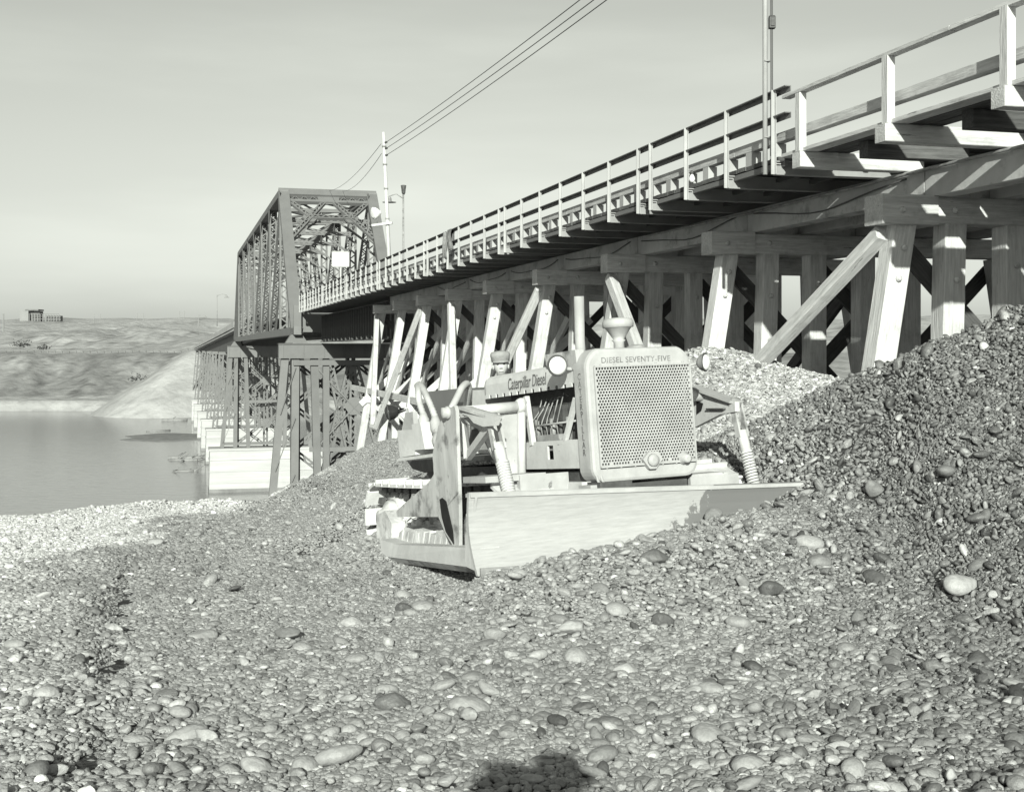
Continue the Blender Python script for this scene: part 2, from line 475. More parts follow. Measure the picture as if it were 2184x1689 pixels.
def tone_mat(name, inst=False, rough=0.85, var=0.25, scale=14.0, bump=0.5, bscale=40.0, spec=0.25, fine=0.0, bdist=0.02):
    m = bpy.data.materials.new(name); m.use_nodes = True
    n, l = m.node_tree.nodes, m.node_tree.links
    b = n['Principled BSDF']
    b.inputs['Roughness'].default_value = rough
    b.inputs['Specular IOR Level'].default_value = spec
    at = n.new('ShaderNodeAttribute'); at.attribute_name = 'tone'
    at.attribute_type = 'INSTANCER' if inst else 'GEOMETRY'
    tc = n.new('ShaderNodeTexCoord')
    vec = tc.outputs['Object']
    oi = n.new('ShaderNodeObjectInfo')
    if inst:
        ad = n.new('ShaderNodeVectorMath'); ad.operation = 'ADD'
        cb = n.new('ShaderNodeCombineXYZ')
        sc = n.new('ShaderNodeMath'); sc.operation = 'MULTIPLY'; sc.inputs[1].default_value = 53.0
        l.new(oi.outputs['Random'], sc.inputs[0])
        for i in range(3): l.new(sc.outputs[0], cb.inputs[i])
        l.new(vec, ad.inputs[0]); l.new(cb.outputs[0], ad.inputs[1]); vec = ad.outputs[0]
    no = n.new('ShaderNodeTexNoise'); no.inputs['Scale'].default_value = scale; no.inputs['Detail'].default_value = 6
    no.inputs['Roughness'].default_value = 0.65
    l.new(vec, no.inputs['Vector'])
    mr = n.new('ShaderNodeMapRange')
    mr.inputs['From Min'].default_value = 0.3; mr.inputs['From Max'].default_value = 0.7
    mr.inputs['To Min'].default_value = 1 - var; mr.inputs['To Max'].default_value = 1 + var
    l.new(no.outputs[0], mr.inputs[0])
    mu = n.new('ShaderNodeMath'); mu.operation = 'MULTIPLY'; mu.use_clamp = True
    l.new(at.outputs['Fac'], mu.inputs[0]); l.new(mr.outputs[0], mu.inputs[1])
    cc = n.new('ShaderNodeCombineColor')
    for i in range(3): l.new(mu.outputs[0], cc.inputs[i])
    l.new(cc.outputs[0], b.inputs['Base Color'])
    bn = n.new('ShaderNodeTexNoise'); bn.inputs['Scale'].default_value = bscale; bn.inputs['Detail'].default_value = 5
    l.new(vec, bn.inputs['Vector'])
    bp = n.new('ShaderNodeBump'); bp.inputs['Strength'].default_value = bump; bp.inputs['Distance'].default_value = bdist
    l.new(bn.outputs[0], bp.inputs['Height']); l.new(bp.outputs[0], b.inputs['Normal'])
    return m

def stone_tone(x, y, h):
    """colour of the stones themselves: dry and dusty by the river edge and on the far heap, damp and dark on the fresh heap"""
    t = np.full(np.shape(x), 0.262)
    sd = -poly_sd(x, y, PLATEAU)
    dusty = np.clip((-4.15 - x + (fbm(x * 0.9, y * 0.9) - 0.5) * 2.2) / 0.5, 0, 1) * np.clip((y - 8.5) / 2, 0, 1)
    leftd = np.clip((-x - 0.36 * y + 0.3) / 1.0 + (fbm(x * 0.8, y * 0.8) - 0.5) * 1.2, 0, 1)
    t = t + 0.27 * np.maximum(dusty, 0.5 * leftd)
    t = t + 0.13 * ((y > 12.9) & (x > 0.9))
    damp = np.clip((x - 0.15 * y - 0.3) / 1.2, 0, 1) * (y < 12.9)
    t = t - 0.09 * damp
    return t * (0.85 + 0.3 * fbm(x * 0.5 + 3, y * 0.5))

def axis(lo, a, b, hi, step, grow=1.25):
    mid = list(np.arange(a, b + 1e-6, step))
    l, d = [], step
    p = a
    while p > lo: d *= grow; p -= d; l.append(p)
    r, d, p = [], step, mid[-1]
    while p < hi: d *= grow; p += d; r.append(p)
    return np.array(l[::-1] + mid + r)

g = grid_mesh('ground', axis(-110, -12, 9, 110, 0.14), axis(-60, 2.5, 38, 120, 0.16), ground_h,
              tone_mat('gravel_bed', scale=9, bump=1.0, bscale=26, var=0.5, bdist=0.04), tone=lambda x, y, z: stone_tone(x, y, z) * np.where((y > 3.9) & (x > -0.5 * y - 2) & (x < 0.5 * y + 2) & (y < 38) & (z > -5), 0.2, 1.0))  # bed darkened under the stones, painting shade into the gaps between them
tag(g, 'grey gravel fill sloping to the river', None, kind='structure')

# ------------------------------------------------------------------ far bank, river
AX0 = bw(11.8, 372, 0)
def bank_h(x, y):
    w = (fbm(x * 0.02 + 5, y * 0.02) - 0.5) * 14
    shore = 371 + (fbm(x * 0.015, y * 0.0 + 1.5) - 0.5) * 10
    d = y - shore
    h = np.interp(d, [-30, 0, 3, 12, 55, 62, 120, 400, 1100, 2600], [-26, -18.9, -15.8, -15.2, -1.6, -1.4, 4.5, 17.5, 29, 42])
    rug = np.clip((d - 12) / 20, 0, 1) * np.clip((58 - d) / 10, 0, 1)
    h = h + rug * ((fbm(x * 0.06, y * 0.03, 4) - 0.5) * 7 + (fbm(x * 0.22 + y * 0.1, y * 0.02, 3) - 0.5) * 1.6)
    hill = np.clip((d - 64) / 60, 0, 1)
    h = h + hill * ((fbm(x * 0.011 + 2, y * 0.009, 4) - 0.48) * 17 + (fbm(x * 0.05, y * 0.04, 3) - 0.5) * 7) * np.clip(1.25 - d / 1500, 0.25, 1)
    # fill cone at the end of the viaduct
    s = (x - AX0.x) * -SA + (y - AX0.y) * CA
    u = (x - AX0.x) * CA + (y - AX0.y) * SA
    du = np.maximum(np.abs(u) - 7.5, 0); ds = np.maximum(-s, 0)
    cone = -0.6 - 0.66 * np.sqrt(du * du + ds * ds)
    return np.maximum(h, np.where(s < 90, cone, -99))
def bank_tone(x, y, z):
    d = y - 371
    t = np.where(d < 14, 0.33, np.where(d < 56, 0.21, 0.38))  # hills set paler than their grass, distance haze put into the tone
    t = t + ((fbm(x * 0.05, y * 0.02) - 0.5) * 0.16 + (fbm(x * 0.3, y * 0.08, 4) - 0.5) * 0.16) * (d > 12)
    s = (x - AX0.x) * -SA + (y - AX0.y) * CA
    u = (x - AX0.x) * CA + (y - AX0.y) * SA
    cone = -0.6 - 0.66 * np.sqrt(np.maximum(np.abs(u) - 7.5, 0) ** 2 + np.maximum(-s, 0) ** 2)
    t = np.where((np.abs(z - cone) < 0.3) & (s < 90), 0.36, t)
    t = np.where((d > 56) & (d < 63), 0.4, t)
    scrub = np.clip((fbm(x * 0.55, y * 0.5, 3) - 0.6) * 9, 0, 1) * (d > 14) * np.clip(fbm(x * 0.03 + 9, y * 0.03) * 3 - 1, 0, 1)
    t = t * (1 - 0.45 * scrub)
    return t
fb = grid_mesh('far_bank', axis(-900, -180, -60, 1300, 1.6, 1.06), axis(300, 326, 450, 2600, 1.5, 1.06), bank_h,
               tone_mat('dry_grass_bank', scale=0.12, var=0.22, bump=0.8, bscale=0.25, bdist=1.2), tone=bank_tone)
tag(fb, 'pale dry hills and cut bank across the river', None, kind='structure')

wm = bpy.data.materials.new('river_water'); wm.use_nodes = True
_n, _l = wm.node_tree.nodes, wm.node_tree.links
_b = _n['Principled BSDF']
_b.inputs['Base Color'].default_value = (0.21, 0.21, 0.21, 1)
_b.inputs['Roughness'].default_value = 0.12
_b.inputs['IOR'].default_value = 1.33
_tc = _n.new('ShaderNodeTexCoord'); _mp = _n.new('ShaderNodeMapping'); _mp.inputs['Scale'].default_value = (0.25, 0.6, 1)
_l.new(_tc.outputs['Object'], _mp.inputs[0])
_no = _n.new('ShaderNodeTexNoise'); _no.inputs['Scale'].default_value = 1.4; _no.inputs['Detail'].default_value = 4
_l.new(_mp.outputs[0], _no.inputs['Vector'])
_bp = _n.new('ShaderNodeBump'); _bp.inputs['Strength'].default_value = 0.16; _bp.inputs['Distance'].default_value = 0.3
_l.new(_no.outputs[0], _bp.inputs['Height']); _l.new(_bp.outputs[0], _b.inputs['Normal'])
wt = MB().add([(-1500, 5, -18.7), (2000, 5, -18.7), (2000, 400, -18.7), (-1500, 400, -18.7)], [(0, 1, 2, 3)]).build('river', wm)
tag(wt, 'calm grey river', None, kind='structure')

def px(u, v, z):                                # point seen at (u, v) of the photograph at depth z
    return Vector(((u - CX) * z / F, z, (CY - v) * z / F))

# gravel bars in the river
def bar(name, cx, cy, rx, ry, top, label):
    b = MB()
    n = 40
    rings = []
    vs = [(cx, cy, top)]
    for k, (f, hh) in enumerate(((0.45, top - 0.05), (0.8, top - 0.3), (1.0, -18.75), (1.1, -19.6))):
        for i in range(n):
            a = 2 * math.pi * i / n
            q = f * (1 + 0.16 * math.sin(3 * a + 1) + 0.08 * math.sin(7 * a))
            vs.append((cx + rx * q * math.cos(a), cy + ry * q * math.sin(a), hh))
    fs = [(0, 1 + i, 1 + (i + 1) % n) for i in range(n)]
    for k in range(3):
        for i in range(n):
            fs.append((1 + k * n + i, 1 + (k + 1) * n + i, 1 + (k + 1) * n + (i + 1) % n, 1 + k * n + (i + 1) % n))
    b.add(vs, fs, True)
    o = b.build(name, M['bar'])
    tag(o, label, None, kind='structure')
M['bar'] = mk('wet_gravel_bar', 0.2, 0.8, 0.3, 0.6, bump=0.6, bscale=2)
bar('gravel_bar', -70.0, 262, 13.5, 12, -18.2, 'low dark gravel bar by the pier feet')
bar('gravel_bar', -86.0, 345, 16.0, 11, -18.2, 'dark spit of gravel below the far fill')
bar('gravel_bar', -46.0, 205, 6.5, 9, -18.45, 'thin bar with drift lodged beside the piers')

# ------------------------------------------------------------------ timber trestle
S0, DS = 14.2, 5.2
NB = 9
BENT_WORDS = ['tall timber bent nearest the camera, half buried in the dark gravel heap at right',
              'timber bent standing in the pale gravel heap behind the right headlamp',
              'third timber bent from the near end, behind the radiator and its pre-cleaner',
              'fourth timber bent from the near end, behind the exhaust stack',
              'fifth timber bent, just right of the driver\'s cap',
              'sixth timber bent, with its near post just left of the driver\'s cap',
              'seventh timber bent, with its leg running down behind the seat',
              'eighth timber bent, second from the plate girder span',
              'farthest timber bent, standing right beside the steel plate girders']
bolt_me = MB().lathe((0, 0, 0), (0, -1, 0), [(0, 0.042), (0.02, 0.042), (0.035, 0.028), (0.05, 0.02)], 8).mesh('bolt')
bolt_me.materials.append(M['timber'])
def bent(k):
    s = S0 + DS * k
    p = bw(11.8, s, 0)
    base = (11.8, s, min(gh(p.x, p.y), -1.5))
    t = bthing('trestle_bent', base, BENT_WORDS[k], 'trestle bent', 'timber bents under the bridge deck')
    timber('cap', (8.74, s, 1.795), (14.9, s, 1.795), 0.35, 0.35, 'timber', t)
    timber('cap_block', (8.715, s, 1.79), (9.5 + 0.1 * random.random(), s, 1.79), 0.43, 0.385, 'timber', t)
    tops = [9.1, 9.85, 10.75, 11.7, 12.6, 13.5, 14.4]
    lean = [-0.165, -0.03, 0, 0, 0, 0.03, 0.165]
    for ut, ln in zip(tops, lean):
        hb = -2.0
        for _ in range(6):
            q = bw(ut + ln * (1.6 - hb), s, 0)
            hb = max(min(gh(q.x, q.y) - 0.5, -1.2), -17.5)
        timber('post', (ut, s, 1.63), (ut + ln * (1.63 - hb), s, hb), 0.31, 0.305, 'timber', t, up=(0, 1, 0))
    for (u0, h0, u1, h1, off) in ((9.2, 1.42, 12.8, -2.15, 0.205), (12.75, 1.42, 9.15, -2.1, 0.29), (11.0, 1.42, 14.6, -2.1, 0.29), (14.4, 1.42, 10.8, -2.1, 0.205)):
        timber('sway_brace', (u0, s + off, h0), (u1, s + off, h1), 0.08, 0.26, 'timber_dark', t)
    if k >= 3:
        timber('girt', (8.2, s - 0.2, -2.3), (15.2, s - 0.2, -2.3), 0.09, 0.28, 'timber', t)
        for (u0, h0, u1, h1, off) in ((8.6, -2.4, 12.2, -5.6, -0.2), (12.2, -2.4, 8.3, -5.6, 0.21), (15, -2.4, 11.2, -5.6, -0.2), (11.3, -2.4, 15.3, -5.6, 0.21)):
            timber('sway_brace', (u0, s + off, h0), (u1, s + off, h1), 0.08, 0.26, 'timber', t)
    if k >= 3:
        timber('sway_brace', (8.1, s - 0.22, -2.5), (11.9, s - 0.22, 0.9), 0.08, 0.26, 'timber', t)
        timber('sway_brace', (11.6, s - 0.3, -2.3), (14.9, s - 0.3, 1.1), 0.08, 0.26, 'timber', t)
        timber('long_girt', (8.45, s + 0.2, -1.9), (8.45, s + DS - 0.2, -1.9), 0.1, 0.26, 'timber', t)
        timber('long_girt', (10.7, s + 0.2, -2.0), (10.7, s + DS - 0.2, -2.0), 0.1, 0.26, 'timber', t)
        timber('long_brace', (9.9, s + 0.2, 1.2), (9.7, s + DS - 0.2, -2.0), 0.09, 0.24, 'timber', t)
    timber('long_brace', (11.75, s + 0.22, 1.3), (11.75, s + DS - 0.2, -1.9), 0.09, 0.24, 'timber_dark', t)
    o = Vector(base)
    if k < 5:
        for (ub, hb, sf) in ((9.0, 1.78, -0.215), (9.06, 1.3, -0.16), (9.84, 0.9, -0.16), (9.8, 1.8, -0.175), (8.98, 0.9, -0.16), (10.75, 1.1, -0.16)):
            b = bpy.data.objects.new('bolt', bolt_me); COL.objects.link(b); b.parent = t
            b.location = Vector((ub, s + sf, hb)) - o
    return t
bents = [bent(k) for k in range(NB)]
for (ka, kb) in ((0, 1), (2, 1), (3, 4), (5, 4), (6, 7), (8, 7)):   # long raking braces on the near side
    sa, sb = S0 + DS * ka, S0 + DS * kb
    dr = 1 if sb > sa else -1
    lo = -1.5 if kb == 1 else -3.2
    timber('raking_brace', (8.86, sa + 0.02 * dr, 1.5), (8.72 + 0.165 * (lo - 1.6), sb - 0.35 * dr, lo), 0.2, 0.2, 'timber', bents[ka], up=(0.25, 0, 1), ch=0.02)

# ------------------------------------------------------------------ deck over the trestle
DB = (11.8, 15.4, 2.37)
deck = bthing('bridge_deck', DB, 'long dark plank deck on timber stringers running to the steel truss', 'bridge deck')
for us in (9.62, 10.6, 11.7, 12.8, 13.9):
    for k in range(-1, NB - 1):
        a, b = S0 + DS * k + 0.012, S0 + DS * (k + 1) - 0.012
        if k == -1: a = 8.6
        timber('stringer', (us, a, 2.171), (us, b, 2.171), 0.3, 0.395, 'stringer', deck, ch=0.008)
# road planks laid across
S_STEEL = 15.35
pl_long = MB().box((0, 0, 0), (7.7, 0.255, 0.06)).mesh('plank_long'); pl_long.materials.append(M['plank'])
pl_short = MB().box((0, 0, 0), (6.2, 0.255, 0.06)).mesh('plank_short'); pl_short.materials.append(M['plank'])
sp = 9.0
while sp < 83.6:
    long_ = sp > S_STEEL
    o = bpy.data.objects.new('plank', pl_long if long_ else pl_short)
    COL.objects.link(o); o.parent = deck
    o.location = ((8.02 + 3.85 if long_ else 9.62 + 3.1) - DB[0] + random.uniform(-0.012, 0.012), sp - DB[1], 2.612 - DB[2] + random.uniform(-0.006, 0.006))
    o.rotation_euler = (0, 0, random.uniform(-0.004, 0.004))
    sp += 0.263
posts_s = [15.4, 16.9, 18.4, 19.93]
grp = [(15.3, 20.0)]
st = 20.52
while st < 83:
    g_ = [st + 1.523 * i for i in range(7) if st + 1.523 * i < 83.4]
    posts_s += g_
    grp.append((st - 0.06, g_[-1] + 0.06))
    st += 9.72
def ibeam(L, h, w, t=0.016):                    # along +x, web vertical, from h=0 up
    b = MB()
    b.box((L / 2, 0, h / 2), (L, t, h - 2 * t))
    b.box((L / 2, 0, t / 2), (L, w, t)); b.box((L / 2, 0, h - t / 2), (L, w, t))
    return b
out_me = ibeam(7.7, 0.19, 0.10).mesh('outrigger'); out_me.materials.append(M['bracket'])
for s in posts_s:
    o = bpy.data.objects.new('outrigger', out_me); COL.objects.link(o); o.parent = deck
    o.location = (7.93 - DB[0], s - DB[1], 2.376 - DB[2])
for (a, b) in grp:
    for us, hh in ((8.06, 2.573), (8.75, 2.573), (9.3, 2.573)):
        MB().beam((us, a, hh - 0.045), (us, b, hh - 0.045), 0.07, 0.075).build('edge_beam', 'steel' if us < 8.1 else 'steel_dark', deck)
# kerb timber on blocks
blk = MB().box((0, 0, 0), (0.15, 0.2, 0.215)).mesh('kerb_block'); blk.materials.append(M['rail'])
s = 15.75
while s < 83.2:
    o = bpy.data.objects.new('kerb_block', blk); COL.objects.link(o); o.parent = deck
    o.location = (8.16 - DB[0], s - DB[1], 2.75 - DB[2])
    s += 0.7615
s = 8.8
while s < 83.3:
    e = min(s + 4.1, 83.4)
    us = 8.1 if s > 15 else 8.0
    timber('kerb_timber', (8.15, s, 2.925), (8.15, e - 0.02, 2.925), 0.13, 0.13, 'timber', deck, ch=0.006)
    s = e
# timber-framed near end of the walkway
for s_, u0, hh in ((14.74, 7.9, 2.485), (12.67, 7.86, 2.485), (10.55, 7.86, 2.485)):
    timber('outrigger', (u0, s_, hh), (9.75, s_, hh), 0.21, 0.205, 'timber', deck, ch=0.008)
for s_ in (13.75, 11.65, 9.6):
    timber('joist', (8.3, s_, 2.485), (9.75, s_, 2.485), 0.2, 0.2, 'timber_dark', deck, ch=0.008)
for i, u0 in enumerate((8.06, 8.3, 8.54)):
    for a, b in ((8.7, 12.66), (12.68, 15.25)):
        timber('walk_board', (u0, a, 2.615), (u0, b - 0.01 * i, 2.615), 0.22 - 0.01 * i, 0.05, 'timber' if i == 0 else 'timber_dark', deck, ch=0.004)
MB().tube([(9.43, 8.6, 2.33), (9.43, 13, 2.335), (9.42, 19, 2.30), (9.43, 24, 2.34)], 0.022, 8).build('conduit', 'iron', deck)
for k in range(0, 6):                           # slack cable stapled to the outer stringer
    a, b = S0 + DS * k + 0.4, S0 + DS * (k + 1) - 0.3
    pts = []
    for i in range(13):
        t = i / 12
        pts.append((9.455 - 0.02 * math.sin(7 * t), a + (b - a) * t, 2.27 - 0.16 * 4 * t * (1 - t) + 0.03 * math.sin(9 * t + k)))
    MB().tube(pts, 0.012, 6).build('cable', 'wire', deck)

# ------------------------------------------------------------------ railings
RB = (7.93, 15.4, 2.37)
rl = bthing('steel_railing', RB, 'steel railing of flat posts and two angle rails along the bridge edge', 'railing')
pb = MB()
pb.box((0, 0, 0.575), (0.012, 0.075, 1.15)).box((-0.03, 0, 0.575), (0.05, 0.012, 1.15)).box((0.035, -0.0, 0.14), (0.07, 0.09, 0.012))
for hh in (0.79, 1.13): pb.box((0.03, 0.03, hh - 0.03), (0.06, 0.012, 0.06)).box((0.045, 0, hh - 0.006), (0.07, 0.05, 0.012))
post_me = pb.mesh('railing_post'); post_me.materials.append(M['rail'])
for s in posts_s:
    o = bpy.data.objects.new('post', post_me); COL.objects.link(o); o.parent = rl
    o.location = (7.93 - RB[0], s - RB[1], 2.385 - RB[2])
for gi_, (a, b) in enumerate(grp):
    if gi_ + 1 < len(grp): b = grp[gi_ + 1][0] - 0.008
    for nm, hh in (('top_rail', 3.528), ('mid_rail', 3.172)):
        m = MB()
        a2 = a - (0.25 if a < 15.5 else 0)
        m.beam((7.945, a2, hh), (7.945, b, hh), 0.09, 0.014).beam((7.985, a2, hh - 0.038), (7.985, b, hh - 0.038), 0.012, 0.062)
        m.build(nm, 'rail_dark', rl)
TB = (7.95, 10.55, 2.37)
tr = bthing('timber_railing', TB, 'pale timber post and rail fence at the near end of the walkway', 'railing')
for s_, top in ((14.74, 3.36), (12.67, 3.37), (10.55, 3.38)):
    timber('post', (7.95, s_ - 0.03, 2.592), (7.95, s_ - 0.03, top), 0.1, 0.125, 'timber', tr, up=(0, 1, 0), ch=0.004)
for a, b in ((8.7, 11.4), (11.415, 15.15)):
    timber('top_rail', (7.97, a, 3.392), (7.97, b, 3.392), 0.13, 0.05, 'timber', tr, ch=0.004)

# ------------------------------------------------------------------ plate girder span
gs = bthing('plate_girder_span', (11.8, 57, 0.45), 'dark riveted plate girders between the trestle and the truss', 'plate girder')
for ug in (9.65, 13.9):
    MB().box((ug, 70.0, 1.33), (0.03, 27.2, 1.7)).box((ug, 70.0, 0.465), (0.36, 27.2, 0.035)).box((ug, 70.0, 2.2), (0.36, 27.2, 0.035)).build('girder', 'steel_dark', gs)
st_me = MB().box((0, 0, 0), (0.14, 0.09, 1.66)).mesh('stiffener'); st_me.materials.append(M['steel_dark'])
for i in range(30):
    o = bpy.data.objects.new('stiffener', st_me); COL.objects.link(o); o.parent = gs
    o.location = (9.56 - 11.8, 57.0 + i * 0.9 - 57, 1.33 - 0.45)

# ------------------------------------------------------------------ truss
def lace(m, p0, p1, across, half, pitch, bar=0.085):
    """zigzag lacing bars between two edges of a member"""
    p0, p1, ac = Vector(p0), Vector(p1), Vector(across).normalized()
    L = (p1 - p0).length
    n = max(2, int(L / pitch))
    nrm = (p1 - p0).normalized().cross(ac)
    for i in range(n):
        a = p0.lerp(p1, i / n) + ac * half * (1 if i % 2 else -1)
        b = p0.lerp(p1, (i + 1) / n) + ac * half * (-1 if i % 2 else 1)
        m.beam(a, b, bar, 0.012, nrm)
def laced(name, p0, p1, wu, ws, parent, mat='steel', pitch=0.42, pl=0.03, edge=0.13, across=(1, 0, 0)):
    """two channels with lacing bars on both open faces"""
    p0, p1 = Vector(p0), Vector(p1)
    d = (p1 - p0).normalized()
    ac = Vector(across); ac = (ac - d * ac.dot(d)).normalized()
    dp = d.cross(ac).normalized()
    m = MB()
    for sg in (-1, 1):
        c = ac * (sg * wu / 2)
        m.beam(p0 + c, p1 + c, pl, ws, dp)
        for sf in (-1, 1):
            e = ac * (sg * (wu / 2 - edge / 2)) + dp * (sf * ws / 2)
            m.beam(p0 + e, p1 + e, edge, 0.014, dp)
    o = m.build(name, mat, parent)
    lm = MB()
    for sf in (-1, 1):
        lace(lm, p0 + dp * (sf * (ws / 2 + 0.012)), p1 + dp * (sf * (ws / 2 + 0.012)), ac, wu / 2 - 0.04, pitch)
    lm.build('lacing', mat, o)
    return o
TS0, NP, PL = 84.2, 8, 10.35
HB, HT = 1.22, 11.72
UN, UF = 7.95, 14.6
tz = bthing('truss_span', (11.8, TS0, 0.95), 'tall grey steel through truss with laced posts and open portal', 'truss bridge')
for ut in (UN, UF):
    sN = [TS0 + PL * i for i in range(NP + 1)]
    # end posts and chords
    for a, b in ((sN[0], sN[1]), (sN[-1], sN[-2])):
        MB().beam((ut, a, HB), (ut, b, HT), 0.8, 0.5, (0, 1, 0.5)).build('end_post', 'steel', tz)
    MB().beam((ut, sN[1] - 0.25, HT), (ut, sN[-2] + 0.25, HT), 0.72, 0.5).build('top_chord', 'steel', tz)
    MB().beam((ut, sN[0] - 0.6, HB), (ut, sN[-1] + 0.6, HB), 0.5, 0.55).build('bottom_chord', 'steel', tz)
    for i in range(1, NP):
        laced('vertical', (ut, sN[i], HB + 0.25), (ut, sN[i], HT - 0.2), 0.62, 0.42, tz)
        MB().prism([(ut - 0.36, sN[i] - 0.9, HT + 0.1), (ut - 0.36, sN[i] + 0.9, HT + 0.1), (ut - 0.36, sN[i] + 0.3, HT - 1.3), (ut - 0.36, sN[i] - 0.3, HT - 1.3)], (0.03, 0, 0)).build('gusset_plate', 'steel', tz)
    for i in range(1, NP - 1):
        j0, j1 = (i, i + 1) if i < NP / 2 else (i + 1, i)
        laced('diagonal', (ut, sN[j0], HT - 0.25), (ut, sN[j1], HB + 0.3), 0.56, 0.32, tz, pitch=0.5)
    # shoe on each pier
    for sg in (sN[0], sN[-1]):
        MB().prism([(ut - 0.75, sg, 0.39), (ut + 0.75, sg, 0.39), (ut + 0.38, sg, 0.95), (ut - 0.38, sg, 0.95)], (0, 0.7, 0)).build('bearing', 'steel', tz)
        MB().beam((ut, sg - 0.45, 0.95), (ut, sg - 0.45, 2.9), 0.5, 0.2, (0, 1, 0)).build('end_plate', 'steel', tz)
# top struts, sway frames and laterals
for i in range(1, NP):
    s = TS0 + PL * i
    laced('top_strut', (UN + 0.3, s, HT - 0.1), (UF - 0.3, s, HT - 0.1), 0.5, 0.3, tz, pitch=0.5, across=(0, 1, 0))
    laced('sway_strut', (UN + 0.3, s, HT - 2.0), (UF - 0.3, s, HT - 2.0), 0.3, 0.25, tz, pitch=0.5, across=(0, 0, 1))
    for a, b in ((UN + 0.3, UN + 2.6), (UF - 0.3, UF - 2.6)):
        MB().beam((a, s, HT - 3.6), (b, s, HT - 2.0), 0.16, 0.16).build('knee_brace', 'steel', tz)
    for a, b in ((UN + 0.3, 11.8), (UF - 0.3, 11.3)):
        MB().beam((a, s, HT - 0.2), (b, s, HT - 2.0), 0.14, 0.14).build('sway_diagonal', 'steel', tz)
    if i < NP - 1:
        for a, b in ((UN, UF), (UF, UN)):
            laced('lateral', (a, s, HT + 0.05), (b, s + PL, HT + 0.05), 0.3, 0.16, tz, pitch=0.6, across=(0, 1, 0))
# portal in the plane of the near end posts
def pp(u, t): return Vector((u, TS0 + PL * t, HB + (HT - HB) * t))      # t along the end post
inc = (pp(0, 1) - pp(0, 0)).normalized()
nrm = Vector((1, 0, 0)).cross(inc)
for nm, t0, hh in (('portal_strut', 1.0, 0.7),):
    MB().beam(pp(UN - 0.38, t0), pp(UF + 0.38, t0), hh, 0.46, nrm).build(nm, 'steel', tz)
MB().beam(pp(UN + 0.3, 0.935), pp(UF - 0.3, 0.935), 0.24, 0.3, nrm).build('portal_strut', 'steel', tz)
for a, b in ((UN + 0.5, 10.45), (12.1, UF - 0.5)):
    lm = MB()
    lace(lm, pp(a, 0.966), pp(b, 0.966), inc, 0.2, 0.3, 0.05)
    lm.build('portal_lacing', 'steel', tz)
MB().prism([pp(10.4, 1.0), pp(12.15, 1.0), pp(12.0, 0.92), pp(10.55, 0.92)], nrm * 0.05).build('portal_plate', 'steel', tz)
X1, X2, tm = 9.75, 12.8, 0.815
for (a, b) in ((pp(UN + 0.3, 0.945), pp(X1, tm)), (pp(X1, tm), pp(10.9, 0.935)), (pp(11.65, 0.935), pp(X2, tm)), (pp(X2, tm), pp(UF - 0.3, 0.945)),
               (pp(X1, tm), pp(X2, tm)), (pp(X1, tm), pp(UN + 0.3, 0.655)), (pp(X2, tm), pp(UF - 0.3, 0.655))):
    d = (b - a).normalized(); ac = nrm.cross(d).normalized()
    laced('portal_brace', a, b, 0.34, 0.22, tz, pitch=0.34, edge=0.08, across=ac)
for c in (X1, X2):
    MB().prism([pp(c - 0.6, tm), pp(c - 0.15, tm + 0.05), pp(c + 0.15, tm + 0.05), pp(c + 0.6, tm), pp(c + 0.25, tm - 0.035), pp(c - 0.25, tm - 0.035)], nrm * -0.16).build('gusset_plate', 'steel', tz)
# floor of the truss
for i in range(NP + 1):
    s = TS0 + PL * i
    MB().box((11.27, s, 1.75), (6.0, 0.1, 1.2)).box((11.27, s, 1.14), (6.0, 0.36, 0.03)).build('floor_beam', 'steel', tz)
for us in (9.0, 10.1, 11.25, 12.4, 13.5):
    MB().box((us, TS0 + 41.4, 1.9), (0.2, 82.6, 0.5)).build('floor_stringer', 'steel_dark', tz)
MB().box((11.27, TS0 + 41.4, 2.42), (5.9, 82.6, 0.16)).build('floor_slab', 'steel_dark', tz)
for us in (8.6, 13.9):
    for hh in (3.0, 3.4):
        MB().beam((us, TS0, hh), (us, TS0 + 82.8, hh), 0.06, 0.1).build('inner_rail', 'rail', tz)
for i in range(16):
    s = TS0 + 5.175 * i + 2.5
    q = MB().beam((UN, s, HB), (UF, s + 5, HB), 0.12, 0.12) if i % 2 else MB().beam((UF, s, HB), (UN, s + 5, HB), 0.12, 0.12)
    q.build('bottom_lateral', 'steel', tz)

